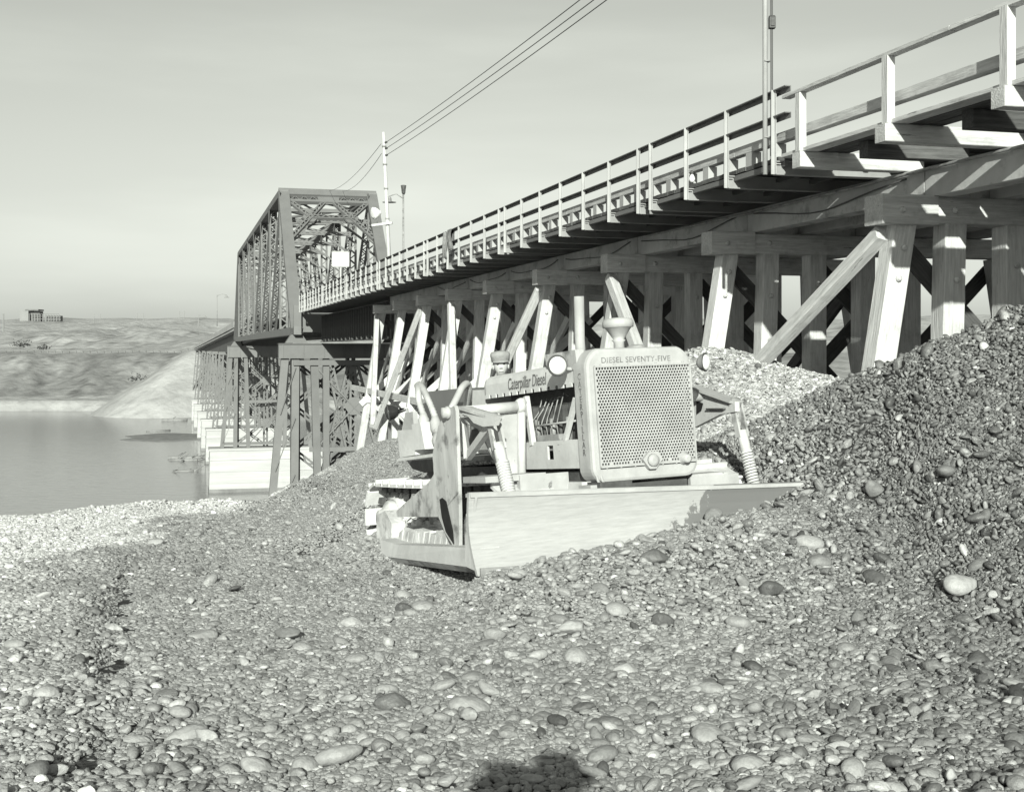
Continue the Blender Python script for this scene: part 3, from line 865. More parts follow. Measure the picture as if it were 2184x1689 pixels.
# ------------------------------------------------------------------ steel towers and concrete piers
def tower(s, capd, zt, zb, label, name='steel_tower', near=False):
    t = bthing(name, (11.8, s, zb), label, 'steel tower', 'steel towers under the truss')
    MB().box((11.8, s, (zt[0] + zt[1]) / 2), (10.15, 0.7, zt[1] - zt[0])).box((11.8, s, zt[1] - 0.02), (10.2, 0.95, 0.05)).box((11.8, s, zt[0]), (10.2, 0.95, 0.05)).build('cap_girder', 'steel', t)
    for i in range(8):
        MB().box((7.0 + 1.37 * i, s - 0.36, (zt[0] + zt[1]) / 2), (0.035, 0.06, zt[1] - zt[0] - 0.06)).build('stiffener', 'steel', t)
    cols = [(7.15, 6.05), (7.85, 7.75), (9.1, 9.45)]
    cols += [(23.6 - a, 23.6 - b) for a, b in cols]
    for a, b in cols:
        MB().beam((a, s, zt[0]), (b, s, zb), 0.5, 0.42, (0, 1, 0)).build('column', 'steel', t)
    H = zt[0] - zb
    for q0, q1, n in ((0.04, 0.48, 1), (0.5, 0.97, 1)):
        a0, a1 = 9.1 + 0.35 * q0, 9.1 + 0.35 * q1
        y0, y1 = zt[0] - H * q0, zt[0] - H * q1
        for (p, q) in (((a0, s, y0), (23.6 - a1, s, y1)), ((23.6 - a0, s + 0.05, y0), (a1, s + 0.05, y1))):
            MB().beam(p, q, 0.09, 0.36, (0, 1, 0)).build('brace', 'steel', t)
        MB().prism([(11.1, s - 0.1, (y0 + y1) / 2), (11.5, s - 0.1, (y0 + y1) / 2 + 0.6), (12.1, s - 0.1, (y0 + y1) / 2 + 0.6), (12.5, s - 0.1, (y0 + y1) / 2), (12.1, s - 0.1, (y0 + y1) / 2 - 0.6), (11.5, s - 0.1, (y0 + y1) / 2 - 0.6)], (0, 0.05, 0)).build('gusset_plate', 'steel', t)
    MB().beam((8.8, s, zt[0] - H * 0.49), (14.8, s, zt[0] - H * 0.49), 0.3, 0.3).build('strut', 'steel', t)
    MB().beam((6.0, s, zb + 0.5), (17.6, s, zb + 0.5), 0.3, 0.4).build('strut', 'steel', t)
    for k, (q0, q1) in enumerate(((0.05, 0.3), (0.32, 0.6), (0.62, 0.95))):     # light diagonals between the outer pair
        for sg in (0, 1):
            def ux(q, c): return cols[c][0] + (cols[c][1] - cols[c][0]) * q
            p = Vector((ux(q0, 0), s - 0.24, zt[0] - H * q0)); q = Vector((ux(q1, 1), s - 0.24, zt[0] - H * q1))
            if sg: p, q = Vector((ux(q1, 0), s - 0.27, zt[0] - H * q1)), Vector((ux(q0, 1), s - 0.27, zt[0] - H * q0))
            if sg: MB().beam(p, q, 0.05, 0.14, (0, 1, 0)).build('brace', 'steel', t)
    for k in range(4):
        y0, y1 = zt[0] - H * (0.03 + 0.24 * k), zt[0] - H * (0.25 + 0.24 * k)
        for (p, q) in (((8.0, s + 1.6, y0), (11.4, s + 1.6, y1)), ((11.4, s + 1.6, y0), (8.0, s + 1.6, y1)), ((12.2, s + 1.6, y0), (15.6, s + 1.6, y1)), ((15.6, s + 1.6, y0), (12.2, s + 1.6, y1))):
            laced('rear_brace', p, q, 0.36, 0.2, t, pitch=0.5)
    for us in (8.0, 11.8, 15.6):
        laced('rear_column', (us, s + 1.8, zt[0]), (us, s + 1.8, zb), 0.6, 0.5, t, pitch=0.6, edge=0.2)
    if near:
        for i, (a, b) in enumerate((((10.2, 3.5), (12.9, -16)), ((11.6, 3.5), (8.6, -16)), ((11.75, 3.5), (11.75, -16)), ((11.9, 3.5), (15.3, -16)))):
            h0, h1 = zt[0] - 0.5, zb
            laced('laced_strut', (a[0], s + 0.25, h0), (b[0], s + 0.25, h1), 0.46, 0.3, t, pitch=0.42)
        for us in (9.9, 13.6):
            MB().beam((us, s, zt[0]), (us, s, zb), 0.42, 0.4, (0, 1, 0)).build('column', 'steel', t)
        MB().box((12.0, s - 0.25, zt[0] - 0.32), (8.6, 0.3, 0.34)).build('strut', 'steel', t)
    return t
tower(TS0 - 0.1, 0, (-0.62, 0.36), -13.2, 'near steel tower of plate columns and laced struts under the truss portal', near=True)
tower(TS0 + 82.9, 0, (-1.1, 0.36), -13.0, 'far steel tower with crossed braces standing on the broad white pier')
def pier(u0, u1, s, th, top, label):
    b = bthing('concrete_pier', ((u0 + u1) / 2, s, -19.2), label, 'pier', 'concrete piers in the river')
    m = MB()
    n = 10
    def outline(g, z):
        pts = [(u0 + g, s - th / 2 + g, z), (u1 - g, s - th / 2 + g, z), (u1 - g, s + th / 2 - g, z), (u0 + g, s + th / 2 - g, z)]
        return pts
    m.add(outline(0, -19.4) + outline(0.0, -19.0) + outline(0.12, top - 0.35) + outline(0.12, top - 0.34) + outline(0.0, top - 0.3) + outline(0.0, top),
          [(0, 1, 2, 3)] + [(k * 4 + i, k * 4 + (i + 1) % 4, (k + 1) * 4 + (i + 1) % 4, (k + 1) * 4 + i) for k in range(5) for i in range(4)] + [(20, 21, 22, 23)])
    m.build('shaft', 'concrete', b)
    for k in range(1, 4):
        zz = -19 + (top + 19) * k / 4
        MB().box(((u0 + u1) / 2, s, zz), (u1 - u0 + 0.03, th + 0.03, 0.05)).build('pour_joint', 'concrete', b)
    MB().box(((u0 + u1) / 2, s, -18.55), (u1 - u0 + 0.02, th + 0.02, 0.6)).build('tide_band', 'bar', b)
    return b
pier(4.35, 19.2, TS0 + 83.2, 4.2, -13.0, 'broad white concrete pier in the water below the far tower')

# approach viaduct beyond the truss
ap = bthing('approach_viaduct', (11.8, 172, -0.3), 'far viaduct deck of dark girders sloping to the other bank', 'viaduct')
SA0, SA1 = 167.6, 362.0
def dh(s): return 3.3 + (0.45 - 3.3) * (s - SA0) / (SA1 - SA0)
for (ua, ub, hh, th, mt, nm) in ((7.7, 16.0, -0.75, 0.22, 'concrete', 'road_slab'), (7.6, 7.9, -0.1, 0.75, 'concrete', 'parapet'), (15.7, 16.0, -0.1, 0.75, 'concrete', 'parapet')):
    h0, h1 = dh(SA0) + hh, dh(SA1) + hh
    e = 2.4 if nm != 'nothing' else 0
    MB().prism([(ua, SA0, h0), (ub, SA0, h0), (ub, SA0, h0 + th), (ua, SA0, h0 + th)], (0, 0, 0)).v
    m = MB()
    m.add([(ua, SA0, h0 - th / 2), (ub, SA0, h0 - th / 2), (ub, SA0, h0 + th / 2), (ua, SA0, h0 + th / 2),
           (ua - e, SA1, h1 - th / 2), (ub - e * 0.6, SA1, h1 - th / 2), (ub - e * 0.6, SA1, h1 + th / 2), (ua - e, SA1, h1 + th / 2)],
          [(0, 1, 2, 3), (4, 5, 6, 7), (0, 1, 5, 4), (1, 2, 6, 5), (2, 3, 7, 6), (3, 0, 4, 7)])
    m.build(nm, mt, ap)
for ug in (8.5, 15.0):
    h0, h1 = dh(SA0) - 0.9, dh(SA1) - 0.9
    MB().add([(ug, SA0, -0.5), (ug + 0.3, SA0, -0.5), (ug + 0.3, SA0, h0), (ug, SA0, h0), (ug - 2, SA1, -1.2), (ug - 1.7, SA1, -1.2), (ug - 1.7, SA1, h1), (ug - 2, SA1, h1)],
             [(0, 1, 2, 3), (4, 5, 6, 7), (0, 1, 5, 4), (1, 2, 6, 5), (2, 3, 7, 6), (3, 0, 4, 7)]).build('girder', 'steel_dark', ap)
BZ = [203, 230, 258, 291, 318, 345]
BW_ = ['first', 'second', 'third', 'fourth', 'fifth', 'farthest']
for i, z in enumerate(BZ):
    s = (z - 7.0 * SA) / CA
    du = -0.25 * i
    t = bthing('viaduct_bent', (11.8, s, -13.2), '%s lattice steel bent of the far viaduct, counted from the truss' % BW_[i], 'steel bent', 'lattice bents of the far viaduct')
    MB().beam((7.0 + du, s, -0.75), (16.4 + du, s, -0.75), 0.6, 0.5).build('cap_girder', 'steel', t)
    for a, b in ((7.45, 6.4), (8.75, 8.35), (10.2, 10.3), (13.3, 13.2), (14.9, 15.3), (16.1, 17.1)):
        laced('column', (a + du, s, -1.0), (b + du, s, -13.0), 0.85, 0.7, t, pitch=0.9, edge=0.24)
    for hh in (-4.8, -8.8, -12.7):
        MB().beam((6.6 + du, s, hh), (16.9 + du, s, hh), 0.25, 0.3).build('strut', 'steel', t)
    for a, b in ((7.3, 12.0), (16.3, 11.6), (12.0, 7.3), (11.6, 16.3)):
        for k in range(2):
            MB().beam((a + du, s, -1.2 - 6 * k), (b + du, s, -6.8 - 6 * k), 0.2, 0.2, (0, 1, 0)).build('brace', 'steel', t)
    pier(4.9 + du * 0.7, 18.7 + du, s, 4.0, -13.0, '%s white pier beyond the broad one, under a lattice bent' % BW_[i])

# ------------------------------------------------------------------ bulldozer
YAW, PITCH, ROLL = R(25.6755), R(5.4471), R(1.4197)
_B = Matrix(((0, 1, 0), (-1, 0, 0), (0, 0, 1)))
MT = Matrix.Rotation(YAW, 3, 'Z') @ _B @ Matrix.Rotation(-PITCH, 3, 'Y') @ Matrix.Rotation(ROLL, 3, 'X')
TT = Vector((1.1151, 10.1720, -1.0725))
MTI = MT.transposed()
def T(u, v, ax, val):                           # where the sight line through (u, v) meets a plane of the machine (x forward, y left, z up)
    d = MTI @ Vector(((u - CX) / F, 1, (CY - v) / F)); o = MTI @ (-TT)
    k = (val - o[ax]) / d[ax]
    return o + d * k
dz = bpy.data.objects.new('bulldozer', None)
COL.objects.link(dz)
TBASE = Vector((-2.0, 0, -0.74))
mx = MT.to_4x4(); mx.translation = TT + MT @ TBASE
dz.matrix_world = mx
OFF['bulldozer'] = tuple(TBASE)
tag(dz, 'dusty pale crawler bulldozer with perforated radiator grille pushing gravel', 'bulldozer')

W2, RH = 0.51, 1.057
def rrect(y0, y1, z0, z1, r, n=5, crown=0.0):
    pts = []
    for cx_, cz_, a0 in ((y1 - r, z1 - r, 0), (y0 + r, z1 - r, 90), (y0 + r, z0 + r, 180), (y1 - r, z0 + r, 270)):
        for i in range(n + 1):
            a = R(a0 + 90 * i / n)
            y, z = cx_ + r * math.cos(a), cz_ + r * math.sin(a)
            if crown and z > (z0 + z1) / 2: z += crown * (1 - ((y - (y0 + y1) / 2) / ((y1 - y0) / 2)) ** 2)
            pts.append((y, z))
    return pts
# radiator shell: ring with a rounded nose, crowned top
def ring_shell():
    m = MB()
    secs = []
    for x, g, cr in ((-0.21, 0.0, 0.085), (-0.03, 0.0, 0.085), (-0.008, 0.008, 0.082), (0.0, 0.028, 0.076)):
        secs.append([(x, y, z) for y, z in rrect(-W2 + g, W2 - g, 0 + g, RH - g, 0.12 - g * 0.5, 6, cr)])
    inner = [(0.0, y, z) for y, z in rrect(-W2 + 0.078, W2 - 0.03, 0.135, RH - 0.12, 0.03, 6, 0.0)]
    inner2 = [(-0.05, y + 0.012, z) for (x, y, z) in inner]
    secs += [inner, inner2]
    n = len(secs[0])
    vs = [p for s_ in secs for p in s_]
    fs = [(k * n + i, k * n + (i + 1) % n, (k + 1) * n + (i + 1) % n, (k + 1) * n + i) for k in range(len(secs) - 1) for i in range(n)]
    m.add(vs, fs)
    return m
shell = ring_shell().build('radiator_shell', 'paint', dz)
MB().box((-0.13, 0, 0.53), (0.06, 0.93, 0.95)).build('radiator_core', 'core', dz)
# perforated grille, round holes cut through
def grille():
    m = MB()
    y0, y1, z0, z1 = -W2 + 0.08, W2 - 0.032, 0.137, RH - 0.122
    nc, nr = 34, 33
    cw, chh = (y1 - y0) / nc, (z1 - z0) / nr
    r = 0.0102
    vs, fs = [], []
    K = 8
    for j in range(nr):
        shift = 0.5 * (j % 2)
        for i in range(nc):
            ca = y0 + (i + shift) * cw; cb = min(ca + cw, y1)
            za, zb = z0 + j * chh, z0 + (j + 1) * chh
            if i == 0 and shift: 
                o = len(vs); vs += [(0, y0, za), (0, ca, za), (0, ca, zb), (0, y0, zb)]; fs.append((o, o + 1, o + 2, o + 3))
            x = -0.024
            o = len(vs)
            if cb - ca < cw * 0.9 or j in (0,) and i % 7 == 3:
                vs += [(0, ca, za), (0, cb, za), (0, cb, zb), (0, ca, zb)]; fs.append((o, o + 1, o + 2, o + 3)); continue
            cy_, cz_ = (ca + cb) / 2, (za + zb) / 2
            for k in range(K):
                a = math.pi / 4 + 2 * math.pi * k / K
                c_, s_ = math.cos(a), math.sin(a)
                q = max(abs(c_), abs(s_))
                vs.append((0, cy_ + c_ / q * cw / 2, cz_ + s_ / q * chh / 2))
            for k in range(K):
                a = math.pi / 4 + 2 * math.pi * k / K
                vs.append((0, cy_ + r * math.cos(a), cz_ + r * math.sin(a)))
            for k in range(K):
                vs.append((-0.01, cy_ + r * math.cos(math.pi / 4 + 2 * math.pi * k / K), cz_ + r * math.sin(math.pi / 4 + 2 * math.pi * k / K)))
            for k in range(K):
                k2 = (k + 1) % K
                fs.append((o + k, o + k2, o + K + k2, o + K + k))
                fs.append((o + K + k, o + K + k2, o + 2 * K + k2, o + 2 * K + k))
    m.add([(x_ + 0.012, y_, z_) for x_, y_, z_ in vs], fs)
    return m
o = bpy.data.objects.new('grille', grille().mesh('grille', tuple(TBASE), fix=False))
o.data.materials.append(M['paint']); COL.objects.link(o); o.parent = dz

gf = MB()
ya, yb_, za, zb = -W2 + 0.073, W2 - 0.028, 0.128, RH - 0.115
gf.box((0.005, (ya + yb_) / 2, za), (0.03, yb_ - ya, 0.016)).box((0.005, (ya + yb_) / 2, zb), (0.03, yb_ - ya, 0.016))
gf.box((0.005, ya, (za + zb) / 2), (0.03, 0.014, zb - za)).box((0.005, yb_, (za + zb) / 2), (0.03, 0.014, zb - za))
gf.build('grille_frame', 'paint', dz)
MB().box((0.0005, (ya + yb_) / 2, za - 0.013), (0.004, yb_ - ya, 0.01)).build('grille_gap_shade', 'core', dz)  # dark strip painted in for the shadow gap under the grille
rv = MB().lathe((0, 0, 0), (1, 0, 0), [(0, 0.009), (0.006, 0.008), (0.009, 0.003)], 8).mesh('rivet'); rv.materials.append(M['paint'])
for i in range(7):
    for zz in (0.115, RH - 0.1):
        o = bpy.data.objects.new('rivet', rv); COL.objects.link(o); o.parent = dz
        o.location = Vector((0.002, ya + 0.06 + i * (yb_ - ya - 0.12) / 6, zz)) - TBASE

def text(name, s, loc, rot, size, mat, parent, shear=0.0, extr=0.002, sp=1.0, sx=1.0, width=None):
    c = bpy.data.curves.new(name, 'FONT')
    c.body = s; c.size = size; c.extrude = extr; c.shear = shear; c.space_character = sp
    c.align_x = 'CENTER'; c.align_y = 'CENTER'
    tmp = bpy.data.objects.new(name, c); COL.objects.link(tmp)
    me = bpy.data.meshes.new_from_object(tmp.evaluated_get(bpy.context.evaluated_depsgraph_get()))
    bpy.data.objects.remove(tmp)
    me.materials.clear(); me.materials.append(M[mat])
    if width:
        xs_ = [v.co.x for v in me.vertices]
        sx = width / (max(xs_) - min(xs_))
    o = bpy.data.objects.new(name, me); COL.objects.link(o)
    o.parent = parent
    o.matrix_local = Matrix.Translation(Vector(loc) - Vector(getattr_off(parent))) @ rot.to_4x4() @ Matrix.Diagonal((sx, 1, 1, 1))
    return o
front = Matrix(((0, 0, 1), (1, 0, 0), (0, 1, 0)))           # text right = +y, up = +z, facing +x
text('lettering', 'DIESEL SEVENTY-FIVE', (0.0025, -0.03, 0.99), front, 0.066, 'letter_pale', shell, sp=1.08)
side = Matrix(((1, 0, 0), (0, 0, -1), (0, 1, 0)))           # right = +x, up = +z, facing -y
for i, ch in enumerate('CATERPILLAR'):
    text('lettering', ch, (-0.115, -W2 - 0.002, 0.87 - i * 0.062), side, 0.075, 'letter_pale' if i < 3 else 'letter', shell)

# hood, valance with notched lower edge
def hood():
    m = MB()
    prof = [(-0.485, 0.83), (-0.487, 0.93), (-0.47, 0.985), (-0.43, 1.01), (-0.2, 1.035), (0, 1.04), (0.2, 1.035), (0.43, 1.01), (0.47, 0.985), (0.487, 0.93), (0.485, 0.83)]
    xs = [-2.11, -2.09, -2.02, -0.211]
    k = [0.9, 0.965, 1.0, 1.0]
    vs = [(x, y * q, 0.83 + (z - 0.83) * (0.75 + 0.25 * (q - 0.9) * 10)) for x, q in zip(xs, k) for y, z in prof]
    n = len(prof)
    fs = [(a * n + i, a * n + i + 1, (a + 1) * n + i + 1, (a + 1) * n + i) for a in range(3) for i in range(n - 1)]
    fs.append(tuple(range(n)))
    m.add(vs, fs)
    x = -2.05
    while x < -0.3:                                        # tabs of the notched edge
        m.box((x + 0.055, -0.484, 0.817), (0.1, 0.012, 0.034)); m.box((x + 0.055, 0.484, 0.817), (0.1, 0.012, 0.034)); x += 0.15
    return m
hd = hood().build('hood', 'paint_brightened', dz)
la, lb_ = T(1082, 815, 1, -0.489), T(1163, 793, 1, -0.489)
text('lettering', 'Caterpillar Diesel', ((la.x + lb_.x) / 2, -0.49, 0.9), side, 0.15, 'letter', hd, shear=0.3, width=lb_.x - la.x)

eng = MB()
eng.box((-1.15, 0, 0.36), (1.75, 0.62, 0.66)).box((-1.15, 0.0, 0.72), (1.7, 0.46, 0.2))
for i in range(6): eng.box((-1.9 + 0.28 * i, -0.33, 0.6), (0.17, 0.1, 0.14))
eng.build('engine', 'grime', dz)
for i in range(6):                                          # cylinder covers and push-rod tubes, pale with dust
    MB().tube([(-1.22 + 0.15 * i, -0.37, 0.34), (-1.22 + 0.15 * i, -0.36, 0.56)], 0.018 if i % 2 else 0.03, 8).build('pushrod_tube', 'grime' if i % 2 else 'iron', dz)
pump = MB().box((-0.98, -0.385, 0.33), (0.62, 0.1, 0.1)).box((-0.98, -0.40, 0.40), (0.58, 0.07, 0.04))
pump.build('fuel_pump', 'iron', dz)
for i in range(6):
    x = -1.24 + 0.1 * i
    MB().tube([(x, -0.41, 0.41), (x, -0.42, 0.5), (x + 0.02, -0.41, 0.55 + 0.02 * (i % 2)), (x + 0.09, -0.38, 0.62 + 0.03 * i), (x + 0.1, -0.34, 0.74)], 0.006, 6).build('fuel_line', 'iron', dz)
MB().lathe((-0.62, -0.40, 0.3), (0, 0, 1), [(0, 0.07), (0.03, 0.085), (0.06, 0.06), (0.09, 0.02)], 14).build('filter_bowl', 'iron', dz)
MB().tube([(-1.3, -0.43, 0.5), (-0.35, -0.43, 0.52)], 0.009, 6).build('fuel_line', 'paint', dz)
p0, p1 = T(1122, 846, 1, -0.47), T(1137, 1078 - 128, 1, -0.47)
MB().beam(p0, p1, 0.045, 0.05).build('hood_strut', 'paint_brightened', dz)
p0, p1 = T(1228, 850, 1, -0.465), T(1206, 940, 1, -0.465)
MB().beam(p0, p1, 0.035, 0.04).build('hood_strut', 'paint_brightened', dz)
# lower side plate with its square opening
def plate_hole(x0, x1, z0, z1, hx0, hx1, hz0, hz1, y, t):
    m = MB()
    for (a, b, c, d) in ((x0, hx0, z0, z1), (hx1, x1, z0, z1), (hx0, hx1, z0, hz0), (hx0, hx1, hz1, z1)):
        m.box(((a + b) / 2, y, (c + d) / 2), (b - a, t, d - c))
    return m
plate_hole(-1.36, -0.215, 0.125, 0.365, -0.83, -0.72, 0.205, 0.325, -0.47, 0.02).build('side_plate', 'paint_brightened', dz)
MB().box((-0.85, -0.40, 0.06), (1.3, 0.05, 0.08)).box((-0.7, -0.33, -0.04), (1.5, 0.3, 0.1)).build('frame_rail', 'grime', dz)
MB().box((-0.55, -0.45, 0.0), (0.78, 0.16, 0.03)).box((-0.55, -0.53, -0.05), (0.8, 0.012, 0.1)).build('belly_guard', 'paint_brightened', dz)
MB().box((-0.3, 0.0, -0.07), (0.55, 0.8, 0.1)).build('front_frame', 'grime', dz)
MB().box((-0.1, -0.49, -0.08), (0.2, 0.1, 0.14)).build('frame_bracket', 'paint', dz)
for i in range(2):
    MB().tube([(0.0 - 0.03, -0.47 + 0.04 * i, 0.10), (0.012, -0.475 + 0.04 * i, 0.02), (0.0, -0.43 + 0.05 * i, -0.03), (-0.03, -0.34 + 0.06 * i, -0.045)], 0.011, 6).build('drain_pipe', 'paint', dz)
# flanges low on the radiator
MB().prism([(0.0, y, z) for y, z in ((-0.06, 0.165), (0.0, 0.225), (0.085, 0.225), (0.13, 0.16), (0.06, 0.085), (0.0, 0.085))], (0.05, 0, 0)).lathe((0.05, 0.035, 0.155), (1, 0, 0), [(0, 0.055), (0.02, 0.05), (0.03, 0.02)], 14).build('crank_cover', 'paint', dz)
MB().lathe((0.0, 0.36, 0.155), (1, 0, -0.1), [(0, 0.055), (0.02, 0.055), (0.04, 0.035), (0.08, 0.035), (0.085, 0.02)], 12).build('water_outlet', 'paint', dz)
# exhaust stack, pre-cleaner, filler cap, muffler box
c = T(1238, 745, 1, -0.35)
MB().tube([(c.x, -0.35, 0.95), (c.x, -0.35, 1.2), (c.x + 0.04, -0.352, 1.56)], 0.043, 14).build('exhaust_stack', 'paint', dz)
b = T(1320, 738, 1, 0.0)
MB().lathe((b.x, 0, 1.06), (0.03, 0, 1), [(0, 0.05), (0.10, 0.045), (0.12, 0.06), (0.13, 0.045), (0.15, 0.06), (0.225, 0.112), (0.23, 0.132), (0.275, 0.134), (0.30, 0.118), (0.31, 0.06), (0.315, 0.01)], 24).build('pre_cleaner', 'paint', dz)
MB().lathe((b.x + 0.05, 0.14, 1.085), (0, 0, 1), [(0, 0.075), (0.02, 0.085), (0.04, 0.08), (0.05, 0.03)], 16).build('filler_cap', 'iron', dz)
p = T(1178, 757, 1, -0.42)
MB().prism([tuple(T(u, v, 1, -0.5)) for u, v in ((1161, 757), (1226, 746), (1232, 790), (1166, 782))], (0, 0.08, 0)).build('lamp_bracket', 'paint_worn', dz)
# headlamps
def lamp(name, c, axis, r, lens, parent, deep=0.8):
    ax = Vector(axis).normalized()
    o = MB().lathe(Vector(c) - ax * r * deep * 1.15, ax, [(0, r * 0.2), (r * 0.25 * deep, r * 0.6), (r * 0.7 * deep, r * 0.92), (r * 1.1 * deep, r), (r * 1.15 * deep, r * 1.06), (r * 1.3 * deep, r * 1.06)], 24).build(name, 'iron' if lens == 'lens' else 'lens_dark', parent)
    a1 = ax.orthogonal().normalized(); a2 = ax.cross(a1)
    MB().tube([Vector(c) + ax * (r * 0.15 * deep) + (a1 * math.cos(2 * math.pi * i / 28) + a2 * math.sin(2 * math.pi * i / 28)) * r * 1.02 for i in range(29)], r * 0.09, 6, cap=False).build('rim', 'grime', o)
    MB().lathe(Vector(c) + ax * (r * 0.15 * deep + 0.002), ax, [(0, r * 0.95), (0.012, r * 0.9), (0.03, r * 0.6), (0.038, r * 0.1)], 24).build('lens', lens, o)
    return o
cl = T(1188, 780, 1, -0.66)
lamp('headlamp', cl, (1, -0.12, -0.02), 0.081, 'lens', dz)
MB().tube([cl + Vector((-0.08, 0.02, -0.0)), (cl.x - 0.1, -0.54, cl.z - 0.02), (cl.x - 0.05, -0.48, cl.z - 0.03)], 0.016, 8).build('lamp_arm', 'paint', dz)
cr = T(1502, 773, 1, 0.66)
lamp('headlamp', cr, (0.8, 0.55, -0.05), 0.073, 'lens', dz)
MB().tube([cr + Vector((-0.05, -0.04, -0.0)), (cr.x - 0.1, 0.55, cr.z - 0.02), (cr.x - 0.12, 0.5, cr.z - 0.03)], 0.016, 8).build('lamp_arm', 'paint', dz)

# tracks
shoe = MB()
shoe.box((0, 0, 0), (0.168, 0.5, 0.03)).box((-0.074, 0, 0.03), (0.02, 0.5, 0.05)).box((0.078, 0, 0.006), (0.02, 0.5, 0.022))
shoe_me = shoe.mesh('track_shoe'); shoe_me.materials.append(M['track'])
XR, XF, ZC, RR = -3.42, -0.62, -0.335, 0.36
def track_path(n=36):
    pts = []
    L1 = XF - XR
    per = 2 * L1 + 2 * math.pi * RR
    for i in range(n):
        d = per * (i + 0.5) / n
        if d < L1: pts.append((XR + d, ZC + RR + 0.03 * d / L1 - 0.025 * math.sin(math.pi * d / L1), 0.0))
        elif d < L1 + math.pi * RR:
            a = (d - L1) / RR
            pts.append((XF + RR * math.sin(a), ZC + RR * math.cos(a), a))
        elif d < 2 * L1 + math.pi * RR:
            q = d - L1 - math.pi * RR
            pts.append((XF - q, ZC - RR, math.pi))
        else:
            a = math.pi + (d - 2 * L1 - math.pi * RR) / RR
            pts.append((XR + RR * math.sin(a), ZC + RR * math.cos(a), a))
    return pts
for yc in (-0.92, 0.92):
    sg = -1 if yc < 0 else 1
    for (x, z, a) in track_path():
        o = bpy.data.objects.new('track_shoe', shoe_me); COL.objects.link(o); o.parent = dz
        o.location = Vector((x, yc, z)) - TBASE
        o.rotation_euler = (0, a, 0)
    chn = MB()
    for (x, z, a) in track_path(36):
        for dy in (-0.09, 0.09):
            chn.box((x - 0.035 * math.sin(a), yc + dy, z - 0.05 * math.cos(a)), (0.15, 0.05, 0.06))
    c_ = chn.build('track_chain', 'grime', dz)
    c_['kind'] = 'stuff'
    fr = MB().box((-2.0, yc, -0.42), (2.5, 0.2, 0.22)).box((-2.0, yc + sg * 0.16, -0.44), (2.3, 0.04, 0.26))
    fr.build('track_frame', 'mud', dz)
    for x in (-2.9, -2.45, -2.0, -1.55, -1.1):
        MB().lathe((x, yc - 0.14, -0.56), (0, 1, 0), [(0, 0.11), (0.05, 0.12), (0.08, 0.09), (0.2, 0.09), (0.23, 0.12), (0.28, 0.11)], 14).build('track_roller', 'mud', dz)
    sp_ = MB().lathe((XR, yc - 0.06, ZC), (0, 1, 0), [(0, 0.12), (0.0, 0.27), (0.12, 0.27), (0.12, 0.12)], 24)
    for i in range(14):
        a = 2 * math.pi * i / 14
        sp_.prism([(XR + r_ * math.cos(a + d_), yc - 0.04, ZC + r_ * math.sin(a + d_)) for r_, d_ in ((0.26, -0.15), (0.335, -0.05), (0.335, 0.05), (0.26, 0.15))], (0, 0.08, 0))
    sp_.build('sprocket', 'mud', dz)
    MB().lathe((XR, yc + sg * 0.06, ZC), (0, sg, 0), [(0, 0.2), (0.06, 0.19), (0.12, 0.11), (0.16, 0.1), (0.17, 0.03)], 16).build('hub_cover', 'mud', dz)
    MB().lathe((XF, yc - 0.08, ZC), (0, 1, 0), [(0, 0.1), (0.02, 0.31), (0.05, 0.33), (0.11, 0.33), (0.14, 0.31), (0.16, 0.1)], 24).build('idler', 'mud', dz)
    MB().lathe((-1.9, yc - 0.1, -0.06), (0, 1, 0), [(0, 0.05), (0.0, 0.07), (0.2, 0.07), (0.2, 0.05)], 12).build('carrier_roller', 'mud', dz)
    # clods and stones riding on the frame
    for i in range(16):
        cx_, r_ = random.uniform(-3.0, -0.9), random.uniform(0.03, 0.07)
        q = bmesh.new(); bmesh.ops.create_icosphere(q, subdivisions=2, radius=1)
        for v in q.verts:
            v.co *= 1 + 0.35 * mnoise.noise(v.co * 1.7 + Vector((i * 3.1, sg, 0)))
            v.co = Vector((v.co.x * r_ * 1.5, v.co.y * r_, v.co.z * r_ * 0.8)) + Vector((cx_, yc + sg * random.uniform(0.05, 0.2), -0.29 + random.uniform(-0.03, 0.06))) - TBASE
        me = bpy.data.meshes.new('mud_clod'); q.to_mesh(me); q.free()
        me.materials.append(M['mud'])
        o = bpy.data.objects.new('mud_clod', me); COL.objects.link(o); o.parent = dz
for i in range(11):                                        # caked mud along the near push beam, cracked into blocks
    x0 = -2.55 + 0.135 * i
    b_ = MB().prism([(x0, -1.3, -0.62), (x0 + 0.128, -1.3, -0.62), (x0 + 0.128 + 0.02 * random.random(), -1.26, -0.42 + 0.05 * random.random()), (x0 + 0.01, -1.25, -0.42 + 0.06 * random.random())], (0, 0.3, 0.03 * random.random()))
    b_.build('mud_block', 'mud', dz)
MB().prism([(-3.25, -1.24, -0.5), (-2.82, -1.24, -0.55), (-2.78, -1.24, -0.34), (-2.95, -1.24, -0.22), (-3.2, -1.24, -0.27)], (0, 0.14, 0)).build('roller_guard', 'mud', dz)
MB().box((-2.4, 0, -0.15), (1.9, 1.2, 0.62)).build('transmission_case', 'grime', dz)

